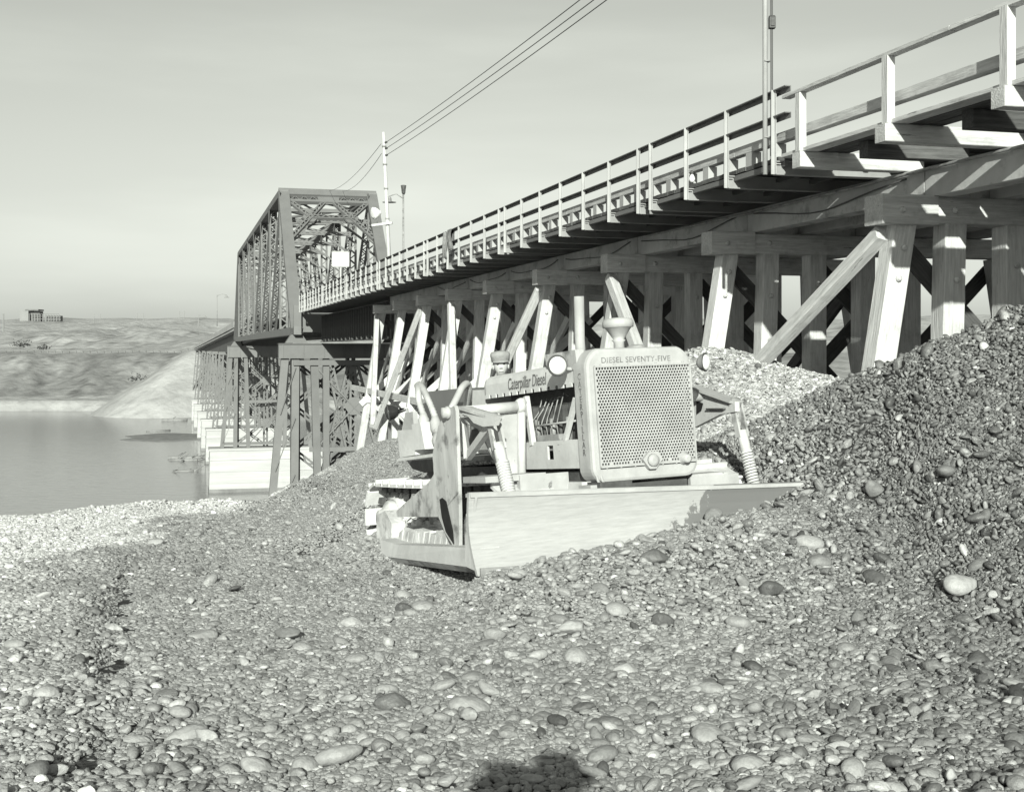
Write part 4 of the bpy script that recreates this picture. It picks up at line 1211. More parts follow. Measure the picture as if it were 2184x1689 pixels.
# push beams, uprights and lift arms of the blade frame
for sg in (-1, 1):
    def bp_(u, v, y): q = T(u, v, 1, -y); return Vector((q.x, sg * y, q.z))
    fr_ = [bp_(810, 1150, 1.42), bp_(845, 1161, 1.43), bp_(1024, 1169, 1.6), bp_(1022, 1212, 1.6), bp_(815, 1186, 1.42)]
    MB().prism(fr_, (0, -sg * 0.16, 0)).build('push_beam', 'paint_brightened', dz)
    fl_ = [bp_(815, 1187, 1.415), bp_(1020, 1213, 1.595), bp_(1004, 1221, 1.52), bp_(822, 1197, 1.36)]
    MB().prism(fl_, (0, -sg * 0.1, 0)).build('beam_flange', 'paint_worn', dz)
def P(zoomx, zoomy, k=0.152, ox=760, oy=987, y=-1.4): return T(ox + k * zoomx, oy + k * zoomy, 1, y)
poly = [(838.7 + 0.1603 * a, 812.5 + 0.1603 * b) for a, b in ((810, 330), (730, 370), (690, 440), (600, 600), (540, 880), (522, 980), (540, 1240), (470, 1350), (330, 1475))]
poly += [(760 + 0.152 * a, 987 + 0.152 * b) for a, b in ((640, 600), (560, 680), (570, 760), (1150, 757), (1195, 860), (1245, 985), (1385, 1215), (1442, 1215), (1440, 700), (1432, 400))]
poly += [(838.7 + 0.1603 * a, 812.5 + 0.1603 * b) for a, b in ((868, 1500), (850, 1000), (838, 600), (832, 400))]
def upright(sg):
    pts = [T(u, v, 1, -1.42) for u, v in poly]
    if sg > 0: pts = [Vector((q.x, -q.y, q.z)) for q in pts]
    m = MB()
    # triangulated so the concave outline fills properly
    bm = bmesh.new()
    vs = [bm.verts.new(q) for q in pts]
    f = bm.faces.new(vs)
    ex = bmesh.ops.extrude_face_region(bm, geom=[f])
    bmesh.ops.translate(bm, verts=[v for v in ex['geom'] if isinstance(v, bmesh.types.BMVert)], vec=(0, 0.03 * (1 if sg < 0 else -1), 0))
    bmesh.ops.triangulate(bm, faces=[fc for fc in bm.faces if len(fc.verts) > 4])
    bmesh.ops.recalc_face_normals(bm, faces=bm.faces)
    for v in bm.verts: v.co -= TBASE
    me = bpy.data.meshes.new('upright_plate'); bm.to_mesh(me); bm.free()
    me.materials.append(M['paint_worn'])
    o = bpy.data.objects.new('upright_plate', me); COL.objects.link(o); o.parent = dz
    c = T(957, 880, 1, -1.42)
    MB().lathe((c.x, sg * 1.42, c.z), (0, sg, 0), [(0, 0.055), (0.02, 0.055), (0.03, 0.045), (0.06, 0.045), (0.065, 0.01)], 12).build('pivot_pin', 'paint', o)
    # dark slot in the foot of the plate
    MB().prism([T(760 + 0.152 * a, 987 + 0.152 * b, 1, -1.424) * Vector((1, 1, 1)) if False else Vector((T(760 + 0.152 * a, 987 + 0.152 * b, 1, -1.424).x, sg * 1.424, T(760 + 0.152 * a, 987 + 0.152 * b, 1, -1.424).z)) for a, b in ((1175, 510), (1210, 490), (1265, 540), (1320, 780), (1360, 960), (1372, 1140), (1260, 960), (1205, 760))], (0, sg * 0.006, 0)).build('slot', 'black', o)
    return o
upright(-1)
# transverse carrier behind the blade: shaft, plate and end posts
XT = -0.78
sa_, sb_ = T(984, 879, 0, XT), T(1108, 867, 0, XT)
MB().tube([sa_, sb_], 0.048, 14).lathe(sb_ - Vector((0, 0.03, 0)), (0, 1, 0.05), [(0, 0.05), (0.015, 0.062), (0.06, 0.062), (0.075, 0.04)], 14).build('lift_shaft', 'paint_brightened', dz)
MB().tube([(XT, 0.56, 0.69), (XT, 1.2, 0.69)], 0.05, 14).build('lift_shaft', 'paint_brightened', dz)
cp = [T(u, v, 0, XT - 0.03) for u, v in ((985, 884), (1104, 868), (1106, 1012), (1082, 1020), (1060, 990), (1022, 915), (1000, 905))]
bmc = bmesh.new(); fcs = bmc.faces.new([bmc.verts.new(q) for q in cp])
ex = bmesh.ops.extrude_face_region(bmc, geom=[fcs]); bmesh.ops.translate(bmc, verts=[v for v in ex['geom'] if isinstance(v, bmesh.types.BMVert)], vec=(-0.03, 0, 0))
bmesh.ops.triangulate(bmc, faces=[f for f in bmc.faces if len(f.verts) > 4]); bmesh.ops.recalc_face_normals(bmc, faces=bmc.faces)
for v in bmc.verts: v.co -= TBASE
mec = bpy.data.meshes.new('carrier_plate'); bmc.to_mesh(mec); bmc.free(); mec.materials.append(M['paint'])
oc = bpy.data.objects.new('carrier_plate', mec); COL.objects.link(oc); oc.parent = dz
qt, qb = T(1112, 866, 0, XT), T(1113, 1012, 0, XT)
MB().tube([qt, qb], 0.036, 12).lathe(qt, (0, 0, 1), [(0, 0.036), (0.03, 0.05), (0.06, 0.035), (0.07, 0.01)], 12).build('carrier_post', 'paint_brightened', dz)
for sg in (-1, 1):
    jx, jy, jz = (-0.33, -1.215, 0.575) if sg < 0 else (-0.36, 1.19, 0.595)
    tip = Vector((jx, jy, jz))
    if sg < 0:
        arm_ = [T(u, v, 1, -1.3) for u, v in ((986, 868), (1058, 889), (1052, 908), (1030, 910), (1010, 902), (998, 888), (986, 884))]
        MB().prism(arm_, (0, 0.05, 0)).build('lift_arm', 'paint_brightened', dz)
        MB().beam(T(986, 868, 1, -1.27), T(1060, 891, 1, -1.23), 0.13, 0.02).build('arm_flange', 'paint_worn', dz)
        MB().beam(T(983, 886, 1, -1.22), T(996, 974, 1, -1.15), 0.05, 0.075).build('arm_leg', 'paint_brightened', dz)
        MB().beam(T(1046, 908, 1, -1.22), T(998, 974, 1, -1.14), 0.05, 0.065).build('arm_leg', 'paint_brightened', dz)
    else:
        arm_ = [T(u, v, 1, 1.12) for u, v in ((1478, 826), (1567, 857), (1568, 878), (1535, 884), (1480, 912))]
        MB().prism(arm_, (0, 0.05, 0)).build('lift_arm', 'paint_brightened', dz)
        MB().beam(T(1476, 824, 1, 1.12), T(1570, 857, 1, 1.16), 0.15, 0.02).build('arm_flange', 'paint', dz)
        MB().prism([T(u, v, 1, 1.115) for u, v in ((1486, 856), (1500, 860), (1496, 876), (1486, 884))], (0, -0.004, 0)).build('arm_opening', 'black', dz)
        MB().beam(T(1508, 872, 1, 1.1), T(1545, 872, 1, 1.1), 0.03, 0.012).build('arm_rib', 'grime', dz)
    jb = T(1086, 1052, 1, -1.22) if sg < 0 else T(1608, 1034, 1, 1.2)
    jt = tip
    dirj = (jb - jt).normalized()
    L = (jb - jt).length
    MB().lathe(jt + Vector((0, -0.075, 0)), (0, 1, 0), [(0, 0.02), (0.01, 0.035), (0.035, 0.035), (0.04, 0.05), (0.11, 0.05), (0.115, 0.035), (0.14, 0.035), (0.15, 0.02)], 14).build('jack_head', 'iron', dz)
    for dy in (-0.042, 0.042):
        MB().beam(jt + Vector((0, dy, 0.03)), jt + dirj * (L * 0.42) + Vector((0, dy, 0)), 0.02, 0.06).build('jack_link', 'paint_worn', dz)
    MB().tube([jt + dirj * (L * 0.34), jt + dirj * (L * 0.6)], 0.047, 14).build('jack_sleeve', 'paint_brightened', dz)
    MB().tube([jt + dirj * (L * 0.58), jb], 0.034, 10).build('jack_rod', 'grime', dz)
    o1 = dirj.orthogonal().normalized(); o2 = dirj.cross(o1)
    sprp = []
    turns = 12
    for i in range(turns * 10 + 1):
        t = i / (turns * 10)
        a = 2 * math.pi * turns * t
        sprp.append(jt + dirj * (L * (0.58 + 0.42 * t)) + (o1 * math.cos(a) + o2 * math.sin(a)) * 0.047)
    MB().tube(sprp, 0.0115, 6).build('spring', 'paint_brightened', dz)
MB().box((-0.66, -1.0, 0.085), (0.5, 0.55, 0.05)).box((-0.42, -0.75, 0.0), (0.06, 0.45, 0.2)).build('front_guard', 'paint', dz)
MB().box((-0.3, 0.72, -0.02), (0.3, 0.38, 0.05)).box((-0.16, 0.76, -0.14), (0.04, 0.5, 0.25)).build('front_guard', 'paint', dz)
# operator's station behind the hood
MB().prism([T(u, v, 1, -0.44) for u, v in ((1008, 832), (1035, 832), (1036, 886), (1006, 884))], (0, 0.9, 0)).build('cowl', 'paint_brightened', dz)
MB().prism([T(u, v, 1, -0.55) for u, v in ((905, 836), (984, 828), (975, 858), (945, 905), (938, 902))], (0, 0.75, 0.0)).build('seat_back', 'far_dark', dz)
MB().box((-3.1, 0.05, 0.42), (0.55, 0.7, 0.22)).box((-3.05, 0.05, 0.56), (0.5, 0.62, 0.08)).build('seat', 'cloth', dz)
MB().box((-2.55, 0, 0.24), (1.1, 1.1, 0.05)).build('floor_plate', 'iron', dz)
MB().box((-3.5, 0, 0.6), (0.35, 1.0, 0.55)).build('fuel_tank', 'paint', dz)
def hose(pts, r=0.03):
    # smooth path with corrugations
    P_ = [Vector(q) for q in pts]
    path = []
    for i in range(len(P_) - 1):
        a = P_[max(i - 1, 0)]; b = P_[i]; c = P_[i + 1]; d = P_[min(i + 2, len(P_) - 1)]
        for k in range(14):
            t = k / 14
            path.append(0.5 * ((2 * b) + (-a + c) * t + (2 * a - 5 * b + 4 * c - d) * t * t + (-a + 3 * b - 3 * c + d) * t ** 3))
    path.append(P_[-1])
    MB().tube(path, [r * (1.0 + 0.13 * (1 if i % 2 else -1)) for i in range(len(path))], 10).build('hydraulic_hose', 'hose', dz)
def H(u, v, y): return T(u, v, 1, y)
hose([H(935, 925, -1.05), H(912, 905, -1.05), H(895, 860, -1.0), H(892, 832, -0.95), H(890, 822, -0.8)])
hose([H(940, 940, -1.1), H(928, 890, -1.05), H(912, 850, -1.0), H(900, 826, -0.9), H(893, 820, -0.8)])
hose([H(962, 873, -1.2), H(974, 850, -1.1), H(985, 828, -1.0), H(996, 819, -0.9), H(1000, 835, -0.85), H(994, 868, -0.8)])
for (u, v, y) in ((905, 905, -1.08), (930, 912, -1.1)):
    MB().lathe(H(u, v + 12, y), (0, 0, 1), [(0, 0.03), (0.03, 0.05), (0.1, 0.055), (0.13, 0.04), (0.16, 0.03)], 12).build('hose_fitting', 'paint', dz)
# tool box, step plate, hydraulic reservoir
fp = [T(u, v, 1, -1.25) for u, v in ((846, 984), (850, 977), (940, 965), (940, 972))]
MB().prism(fp, (0, 0.6, 0)).build('step_plate', 'paint_brightened', dz)
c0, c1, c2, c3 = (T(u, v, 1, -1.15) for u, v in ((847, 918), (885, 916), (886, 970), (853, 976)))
MB().prism([c0, c1, c2, c3], (0, 0.34, 0)).build('tool_box', 'paint_brightened', dz)
MB().prism([T(u, v, 1, -1.17) for u, v in ((878, 905), (896, 901), (906, 958), (884, 960))], (0, 0.2, 0)).build('control_box', 'paint_brightened', dz)
c = T(920, 942, 1, -1.25)
MB().lathe((c.x, -1.05, c.z), (0, -1, 0.05), [(0, 0.1), (0.1, 0.1), (0.16, 0.075), (0.19, 0.02)], 18).build('reservoir', 'paint', dz)
c = T(831, 880, 1, -0.95)
lamp('work_lamp', c, (-0.35, -0.9, -0.1), 0.082, 'lens_dark', dz, deep=1.1)
MB().tube([c + Vector((0.05, 0.1, 0)), c + Vector((0.2, 0.12, 0.02)), c + Vector((0.27, 0.1, -0.1))], 0.014, 8).build('lamp_arm', 'paint', dz)
lp = T(873, 885, 1, -0.95)
MB().prism([T(u, v, 1, -0.9) for u, v in ((864, 880), (880, 878), (884, 925), (858, 925))], (0, 0.05, 0)).build('lamp_post', 'paint', dz)
MB().prism([T(u, v, 1, -0.62) for u, v in ((862, 975), (958, 966), (958, 1002), (905, 1008), (880, 1000))], (0, 0.06, 0)).build('side_shield', 'grime', dz)
for u in (1052, 1040, 998): # levers
    q = T(u, 900, 1, -0.3)
    MB().tube([(q.x, -0.3, 0.3), (q.x + 0.05, -0.3, 0.75)], 0.012, 6).build('lever', 'iron', dz)

# the blade
bm_ = bpy.data.materials.new('blade_plate'); bm_.use_nodes = True
def blade_mat(m):
    n, l = m.node_tree.nodes, m.node_tree.links
    b = n['Principled BSDF']; b.inputs['Roughness'].default_value = 0.6; b.inputs['Specular IOR Level'].default_value = 0.3
    tc = n.new('ShaderNodeTexCoord')
    sp_ = n.new('ShaderNodeSeparateXYZ'); l.new(tc.outputs['Object'], sp_.inputs[0])
    no = n.new('ShaderNodeTexNoise'); no.inputs['Scale'].default_value = 7; no.inputs['Detail'].default_value = 8; no.inputs['Roughness'].default_value = 0.7
    l.new(tc.outputs['Object'], no.inputs['Vector'])
    # unworn darker coat towards the left-hand upper corner of the blade
    zz = n.new('ShaderNodeMath'); zz.operation = 'MULTIPLY_ADD'; l.new(sp_.outputs[2], zz.inputs[0]); zz.inputs[1].default_value = -0.75; zz.inputs[2].default_value = 0.555
    a = n.new('ShaderNodeMath'); a.operation = 'MULTIPLY_ADD'; l.new(sp_.outputs[1], a.inputs[0]); a.inputs[1].default_value = 0.5; l.new(zz.outputs[0], a.inputs[2])
    z = n.new('ShaderNodeMath'); z.operation = 'MULTIPLY_ADD'; l.new(no.outputs[0], z.inputs[0]); z.inputs[1].default_value = 0.55; l.new(a.outputs[0], z.inputs[2])
    mr = n.new('ShaderNodeMapRange'); mr.inputs['From Min'].default_value = 0.635; mr.inputs['From Max'].default_value = 0.655
    l.new(z.outputs[0], mr.inputs[0])
    n2 = n.new('ShaderNodeTexNoise'); n2.inputs['Scale'].default_value = 42; n2.inputs['Detail'].default_value = 8; n2.inputs['Roughness'].default_value = 0.7
    mp = n.new('ShaderNodeMapping'); mp.inputs['Scale'].default_value = (1, 0.12, 1.3); mp.inputs['Rotation'].default_value = (0.45, 0, 0)
    l.new(tc.outputs['Object'], mp.inputs[0]); l.new(mp.outputs[0], n2.inputs['Vector'])
    r2 = n.new('ShaderNodeMapRange'); r2.inputs['From Min'].default_value = 0.3; r2.inputs['From Max'].default_value = 0.7; r2.inputs['To Min'].default_value = 0.33; r2.inputs['To Max'].default_value = 0.44
    l.new(n2.outputs[0], r2.inputs[0])
    mx = n.new('ShaderNodeMix'); l.new(mr.outputs[0], mx.inputs[0]); l.new(r2.outputs[0], mx.inputs[2]); mx.inputs[3].default_value = 0.165
    cc = n.new('ShaderNodeCombineColor')
    for i in range(3): l.new(mx.outputs[0], cc.inputs[i])
    l.new(cc.outputs[0], b.inputs['Base Color'])
    bp = n.new('ShaderNodeBump'); bp.inputs['Strength'].default_value = 0.15; bp.inputs['Distance'].default_value = 0.01
    l.new(n2.outputs[0], bp.inputs['Height']); l.new(bp.outputs[0], b.inputs['Normal'])
blade_mat(bm_); M['blade'] = bm_
def blade():
    m = MB()
    prof = []
    for i in range(9):
        t = i / 8
        z = 0.02 - 0.62 * t
        x = 0.205 - 0.13 * math.sin(math.pi * (0.12 + 0.75 * t)) + 0.07 * t
        prof.append((x, z))
    y0, y1 = -1.67, 2.35
    n = len(prof)
    vs = []
    for y in (y0, y1):
        dzt = -0.045 * (y + 1.67)                  # the blade hangs lower at its far end
        vs += [(x, y, z + dzt) for x, z in prof] + [(x - 0.035, y, z + dzt) for x, z in prof]
    fs = []
    for i in range(n - 1):
        fs += [(i, i + 1, 2 * n + i + 1, 2 * n + i), (n + i, 3 * n + i, 3 * n + i + 1, n + i + 1), (i, n + i, n + i + 1, i + 1), (2 * n + i, 2 * n + i + 1, 3 * n + i + 1, 3 * n + i)]
    fs += [(0, 2 * n, 3 * n, n), (n - 1, 2 * n - 1, 4 * n - 1, 3 * n - 1)]
    m.add(vs, fs)
    return m
bl = blade().build('blade', 'blade', dz)
MB().beam((0.11, -1.66, -0.005), (0.11, 2.3, -0.183), 0.1, 0.03).build('blade_rib', 'paint', bl)
MB().beam((-0.02, -1.6, -0.35), (-0.02, 2.3, -0.52), 0.05, 0.08).build('blade_rib', 'grime', bl)
for y in (-1.63,):
    MB().prism([(0.17, y, -0.02), (0.06, y, -0.25), (0.15, y, -0.58), (-0.1, y, -0.55), (-0.06, y, -0.2)], (0, 0.02, 0)).build('end_brace', 'paint_worn', bl)
MB().beam((0.245, -1.66, -0.61), (0.245, 2.34, -0.79), 0.02, 0.14).build('cutting_edge', 'iron', bl)

# ------------------------------------------------------------------ people
def ellipsoid(m, c, r, nu=16, nv=10, fn=None):
    vs, fs = [], []
    for j in range(nv + 1):
        ph = math.pi * j / nv
        for i in range(nu):
            th = 2 * math.pi * i / nu
            d = Vector((math.sin(ph) * math.cos(th), math.sin(ph) * math.sin(th), math.cos(ph)))
            if fn: d = fn(d)
            vs.append((c[0] + d.x * r[0], c[1] + d.y * r[1], c[2] + d.z * r[2]))
    for j in range(nv):
        for i in range(nu):
            fs.append((j * nu + i, j * nu + (i + 1) % nu, (j + 1) * nu + (i + 1) % nu, (j + 1) * nu + i))
    return m.add(vs, fs, True)
def skin_body(name, joints, edges, mat, root=0):
    me = bpy.data.meshes.new(name)
    me.from_pydata([j[0] for j in joints], edges, [])
    o = bpy.data.objects.new(name, me); COL.objects.link(o)
    sk = o.modifiers.new('skin', 'SKIN'); sk.use_smooth_shade = True
    for i, j in enumerate(joints):
        me.skin_vertices[0].data[i].radius = (j[1], j[1])
    me.skin_vertices[0].data[root].use_root = True
    o.modifiers.new('sub', 'SUBSURF').levels = 1
    dg = bpy.context.evaluated_depsgraph_get()
    ev = bpy.data.meshes.new_from_object(o.evaluated_get(dg))
    o.modifiers.clear(); o.data = ev
    ev.materials.clear(); ev.materials.append(M[mat])
    return o
def head_parts(parent, hat, s=1.0, c=(0, 0, 0), yaw=0.0):
    """face towards +x; c is the middle of the head"""
    c = Vector(c)
    def shape(d):
        q = d.copy()
        if q.z < 0: q.x *= 1 - 0.10 * -q.z; q.y *= 1 - 0.34 * (-q.z) ** 1.5
        if q.x > 0.45: q.x = 0.45 + (q.x - 0.45) * 0.85
        return q
    m = MB()
    ellipsoid(m, c, (0.097 * s, 0.077 * s, 0.118 * s), 24, 16, shape)
    m.prism([c + Vector(q) * s for q in ((0.086, -0.011, 0.012), (0.113, -0.016, -0.035), (0.113, 0.016, -0.035), (0.086, 0.011, 0.012))], Vector((-0.02, 0, 0.002)) * s)
    ellipsoid(m, c + Vector((0.086, 0, 0.022)) * s, (0.014 * s, 0.055 * s, 0.008 * s), 12, 6)
    for sg in (-1, 1):
        ellipsoid(m, c + Vector((-0.005, sg * 0.08, -0.01)) * s, (0.02 * s, 0.012 * s, 0.034 * s), 10, 6)
    ellipsoid(m, c + Vector((0.078, 0, -0.07)) * s, (0.012 * s, 0.026 * s, 0.006 * s), 10, 6)
    h = m.build('head', 'skin', parent)
    for sg in (-1, 1):
        e = MB(); ellipsoid(e, c + Vector((0.083, sg * 0.032, 0.005)) * s, (0.007 * s, 0.012 * s, 0.007 * s), 8, 6)
        e.build('eye', 'black', h)
    hr = MB(); ellipsoid(hr, c + Vector((-0.018, 0, 0.02)) * s, (0.092 * s, 0.081 * s, 0.1 * s), 16, 10)
    hr.build('hair', 'cloth', h)
    k = MB()
    if hat == 'cap':
        k.lathe(c + Vector((-0.005, 0, 0.035)) * s, (0.1, 0, 1), [(0, 0.094 * s), (0.05 * s, 0.1 * s), (0.06 * s, 0.105 * s), (0.085 * s, 0.104 * s), (0.105 * s, 0.09 * s), (0.115 * s, 0.04 * s), (0.117 * s, 0.004)], 22)
        vs = []
        for i in range(11):
            a = R(-62 + 12.4 * i)
            vs.append((math.cos(a), math.sin(a)))
        inn = [c + Vector((0.09 * x - 0.005, 0.092 * y, 0.042)) * s for x, y in vs]
        out = [c + Vector((0.15 * x - 0.002, 0.098 * y, 0.018 + 0.01 * (1 - x))) * s for x, y in vs]
        o_ = len(inn)
        k.add(inn + out + [p + Vector((0, 0, 0.006)) for p in inn] + [p + Vector((0, 0, 0.006)) for p in out],
              [(i, i + 1, o_ + i + 1, o_ + i) for i in range(o_ - 1)] + [(2 * o_ + i, 2 * o_ + i + 1, 3 * o_ + i + 1, 3 * o_ + i) for i in range(o_ - 1)] + [(o_ + i, o_ + i + 1, 3 * o_ + i + 1, 3 * o_ + i) for i in range(o_ - 1)], True)
    else:
        k.lathe(c + Vector((-0.005, 0, 0.04)) * s, (0.06, 0, 1), [(0, 0.155 * s), (0.008, 0.16 * s), (0.012, 0.1 * s), (0.07 * s, 0.098 * s), (0.1 * s, 0.088 * s), (0.105 * s, 0.05 * s), (0.1 * s, 0.004)], 24)
    k = k.build('hat' if hat != 'cap' else 'cap', 'cap_cloth', parent)
    cc_ = c - Vector(getattr_off(parent))
    for o_ in (h, k): o_.matrix_local = Matrix.Translation(cc_) @ Matrix.Rotation(yaw, 4, 'Z') @ Matrix.Translation(-cc_)
M['cap_cloth'] = mk('faded_striped_cap', 0.3, 0.95, 0.2, 14, bump=0.3, spec=0.1)

hc = T(1068, 779, 1, 0.12)                       # driver, sitting on the seat behind the hood
hx, hy, hz = hc
jts = [((-3.0, hy, 0.68), 0.13), ((-2.93, hy, 0.84), 0.135), ((-2.84, hy, hz - 0.28), 0.14), ((-2.79, hy, hz - 0.19), 0.075), ((hx - 0.02, hy, hz - 0.1), 0.052), ((hx - 0.015, hy, hz - 0.03), 0.05),
       ((-2.83, hy - 0.19, hz - 0.24), 0.058), ((-2.72, hy - 0.25, hz - 0.47), 0.045), ((-2.5, hy - 0.2, hz - 0.5), 0.034), ((-2.42, hy - 0.19, hz - 0.5), 0.03),
       ((-2.83, hy + 0.19, hz - 0.24), 0.058), ((-2.72, hy + 0.25, hz - 0.47), 0.045), ((-2.5, hy + 0.2, hz - 0.5), 0.034), ((-2.42, hy + 0.19, hz - 0.5), 0.03),
       ((-2.92, hy - 0.1, 0.68), 0.09), ((-2.56, hy - 0.13, 0.68), 0.07), ((-2.45, hy - 0.13, 0.34), 0.05), ((-2.36, hy - 0.13, 0.3), 0.04),
       ((-2.92, hy + 0.1, 0.68), 0.09), ((-2.56, hy + 0.13, 0.68), 0.07), ((-2.45, hy + 0.13, 0.34), 0.05), ((-2.36, hy + 0.13, 0.3), 0.04)]
eds = [(0, 1), (1, 2), (2, 3), (3, 4), (4, 5), (2, 6), (6, 7), (7, 8), (8, 9), (2, 10), (10, 11), (11, 12), (12, 13), (0, 14), (14, 15), (15, 16), (16, 17), (0, 18), (18, 19), (19, 20), (20, 21)]
drv = bpy.data.objects.new('person', None); COL.objects.link(drv)
DB_ = Vector((-3.0, hy, 0.3))
mx = MT.to_4x4(); mx.translation = TT + MT @ DB_
drv.matrix_world = mx
OFF[drv.name] = tuple(DB_)
tag(drv, 'driver in a faded cap peering over the bulldozer hood', 'person')
bd = skin_body('body', [(tuple(Vector(p) - DB_), r) for p, r in jts], eds, 'cloth'); bd.parent = drv
hd_ = MB()
for sg in (-1, 1):                               # hands with four fingers and a thumb closed on the levers
    w = Vector((-2.42, hy + sg * 0.19, hz - 0.5))
    ellipsoid(hd_, w + Vector((0.03, 0, 0)), (0.045, 0.036, 0.018), 10, 6)
    for f in range(4):
        p = w + Vector((0.065, -0.03 + 0.02 * f, 0))
        hd_.tube([p, p + Vector((0.03, 0, -0.005)), p + Vector((0.035, 0, -0.03)), p + Vector((0.015, 0, -0.042))], [0.009, 0.009, 0.008, 0.006], 6)
    hd_.tube([w + Vector((0.01, -sg * 0.035, 0)), w + Vector((0.04, -sg * 0.06, -0.005)), w + Vector((0.065, -sg * 0.05, -0.02))], [0.011, 0.01, 0.008], 6)
    hd_.build('hand', 'skin', drv); hd_ = MB()
head_parts(drv, 'cap', 1.0, (hx, hy, hz), R(-24))

# the photographer and his stand camera: they stand behind the lens and throw the shadow in the foreground
gx, gy = 0.05, -0.66
gz = gh(gx, gy)
ph = bpy.data.objects.new('person', None); COL.objects.link(ph)
ph.location = (gx, gy, gz); ph.rotation_euler = (0, 0, R(90)); ph.scale = (0.925, 0.925, 0.925)
OFF[ph.name] = (0, 0, 0)
tag(ph, 'photographer in a brimmed hat whose shadow falls on the nearest gravel', 'person')
jp = [((0, 0, 0.93), 0.14), ((0, 0, 1.12), 0.135), ((0, 0, 1.34), 0.15), ((0, 0, 1.45), 0.08), ((0.01, 0, 1.55), 0.055), ((0.02, 0, 1.62), 0.055),
      ((0, -0.2, 1.4), 0.06), ((0.02, -0.36, 1.18), 0.046), ((0.26, -0.27, 1.42), 0.036), ((0.34, -0.24, 1.5), 0.03),
      ((0, 0.2, 1.4), 0.06), ((0.03, 0.3, 1.15), 0.046), ((0.28, 0.2, 1.22), 0.036), ((0.36, 0.17, 1.25), 0.03),
      ((0, -0.1, 0.88), 0.1), ((0.03, -0.12, 0.48), 0.07), ((0, -0.13, 0.1), 0.05), ((0.12, -0.14, 0.04), 0.04),
      ((0, 0.1, 0.88), 0.1), ((0.0, 0.13, 0.48), 0.07), ((-0.03, 0.14, 0.1), 0.05), ((0.1, 0.15, 0.04), 0.04)]
pbd = skin_body('body', jp, eds, 'cloth'); pbd.parent = ph
for (p, sg) in (((0.34, -0.24, 1.5), -1), ((0.36, 0.17, 1.25), 1)):
    q = MB(); w = Vector(p)
    ellipsoid(q, w + Vector((0.04, 0, 0.01)), (0.05, 0.018, 0.04), 10, 6)
    for f in range(4): q.tube([w + Vector((0.08, 0, -0.02 + 0.02 * f)), w + Vector((0.115, -sg * 0.01, -0.02 + 0.02 * f)), w + Vector((0.13, -sg * 0.03, -0.02 + 0.02 * f))], [0.009, 0.008, 0.006], 6)
    q.tube([w + Vector((0.02, 0, 0.04)), w + Vector((0.05, -sg * 0.02, 0.065)), w + Vector((0.075, -sg * 0.03, 0.065))], [0.011, 0.01, 0.008], 6)
    q.build('hand', 'skin', ph)
head_parts(ph, 'hat', 1.0, (0.04, 0, 1.70))
fc = bpy.data.objects.new('field_camera', None); COL.objects.link(fc)
gz2 = gh(0, -0.15); fc.location = (0, -0.15, gz2)
tag(fc, 'wooden stand camera on a tripod with its dark cloth', 'camera')
zc = -gz2
MB().box((0, 0.04, zc), (0.2, 0.02, 0.2)).box((0, -0.16, zc + 0.02), (0.3, 0.05, 0.28)).build('camera_body', 'timber_dark', fc)
bl_ = MB()
for i in range(9):
    bl_.box((0, 0.02 - 0.018 * i, zc + 0.001 * i), (0.13 + (0.012 if i % 2 else 0) + 0.01 * i, 0.02, 0.13 + (0.012 if i % 2 else 0) + 0.01 * i))
bl_.build('bellows', 'black', fc)
cl_ = MB(); ellipsoid(cl_, (-0.13, -0.2, zc + 0.05), (0.13, 0.16, 0.17), 20, 14, lambda d: d * (1 + 0.5 * mnoise.noise(d * 2.6)))
ellipsoid(cl_, (-0.14, -0.22, zc - 0.14), (0.2, 0.16, 0.2), 20, 14, lambda d: d * (1 + 0.45 * mnoise.noise(d * 2.9 + Vector((3, 1, 0)))))
cl_.build('dark_cloth', 'black', fc)
MB().box((0, -0.06, zc - 0.16), (0.14, 0.3, 0.03)).build('bed', 'timber_dark', fc)
for a in (90, 210, 330):
    MB().beam((0.05 * math.cos(R(a)), -0.06 + 0.05 * math.sin(R(a)), zc - 0.17), (0.4 * math.cos(R(a)), -0.06 + 0.4 * math.sin(R(a)), 0.0), 0.04, 0.025).build('tripod_leg', 'timber_dark', fc)

# ------------------------------------------------------------------ poles, wires, lamps, sign, jacket
def wthing(name, loc, label, cat, group=None):
    e = bpy.data.objects.new(name, None); COL.objects.link(e); e.location = loc
    OFF[e.name] = tuple(loc)
    return tag(e, label, cat, group)
pA = bw(8.35, 49.2, 2.64)
pole = wthing('utility_pole', pA, 'slim pale pole carrying three wires beside the truss portal', 'utility pole')
tA = pA + Vector((-0.26, 0, 6.04))
MB().tube([pA, pA.lerp(tA, 0.5), tA], [0.085, 0.075, 0.06], 12).build('shaft', 'wood_pole', pole)
for q in (0.42, 0.62, 0.78, 0.9): MB().lathe(pA.lerp(tA, q), (0, 0, 1), [(0, 0.088), (0.07, 0.088)], 12).build('band', 'iron', pole)
ins = [pA.lerp(tA, q) for q in (0.93, 0.89, 0.845)]
for q in ins: MB().lathe(q + Vector((0.03, -0.03, 0)), (1, -0.4, 0.2), [(0, 0.03), (0.04, 0.05), (0.07, 0.03), (0.1, 0.045), (0.12, 0.01)], 10).build('insulator', 'grime', pole)
arm = pA.lerp(tA, 0.39)
MB().beam(arm + Vector((-0.62, -0.06, -0.06)), arm + Vector((0.2, -0.1, 0.04)), 0.16, 0.09).build('cross_arm', 'wood_pole', pole)
fl = wthing('floodlight', arm + Vector((-0.42, -0.06, 0.02)), 'round white floodlight standing on the pole\'s cross arm', 'floodlight')
c = arm + Vector((-0.42, -0.06, 0.45))
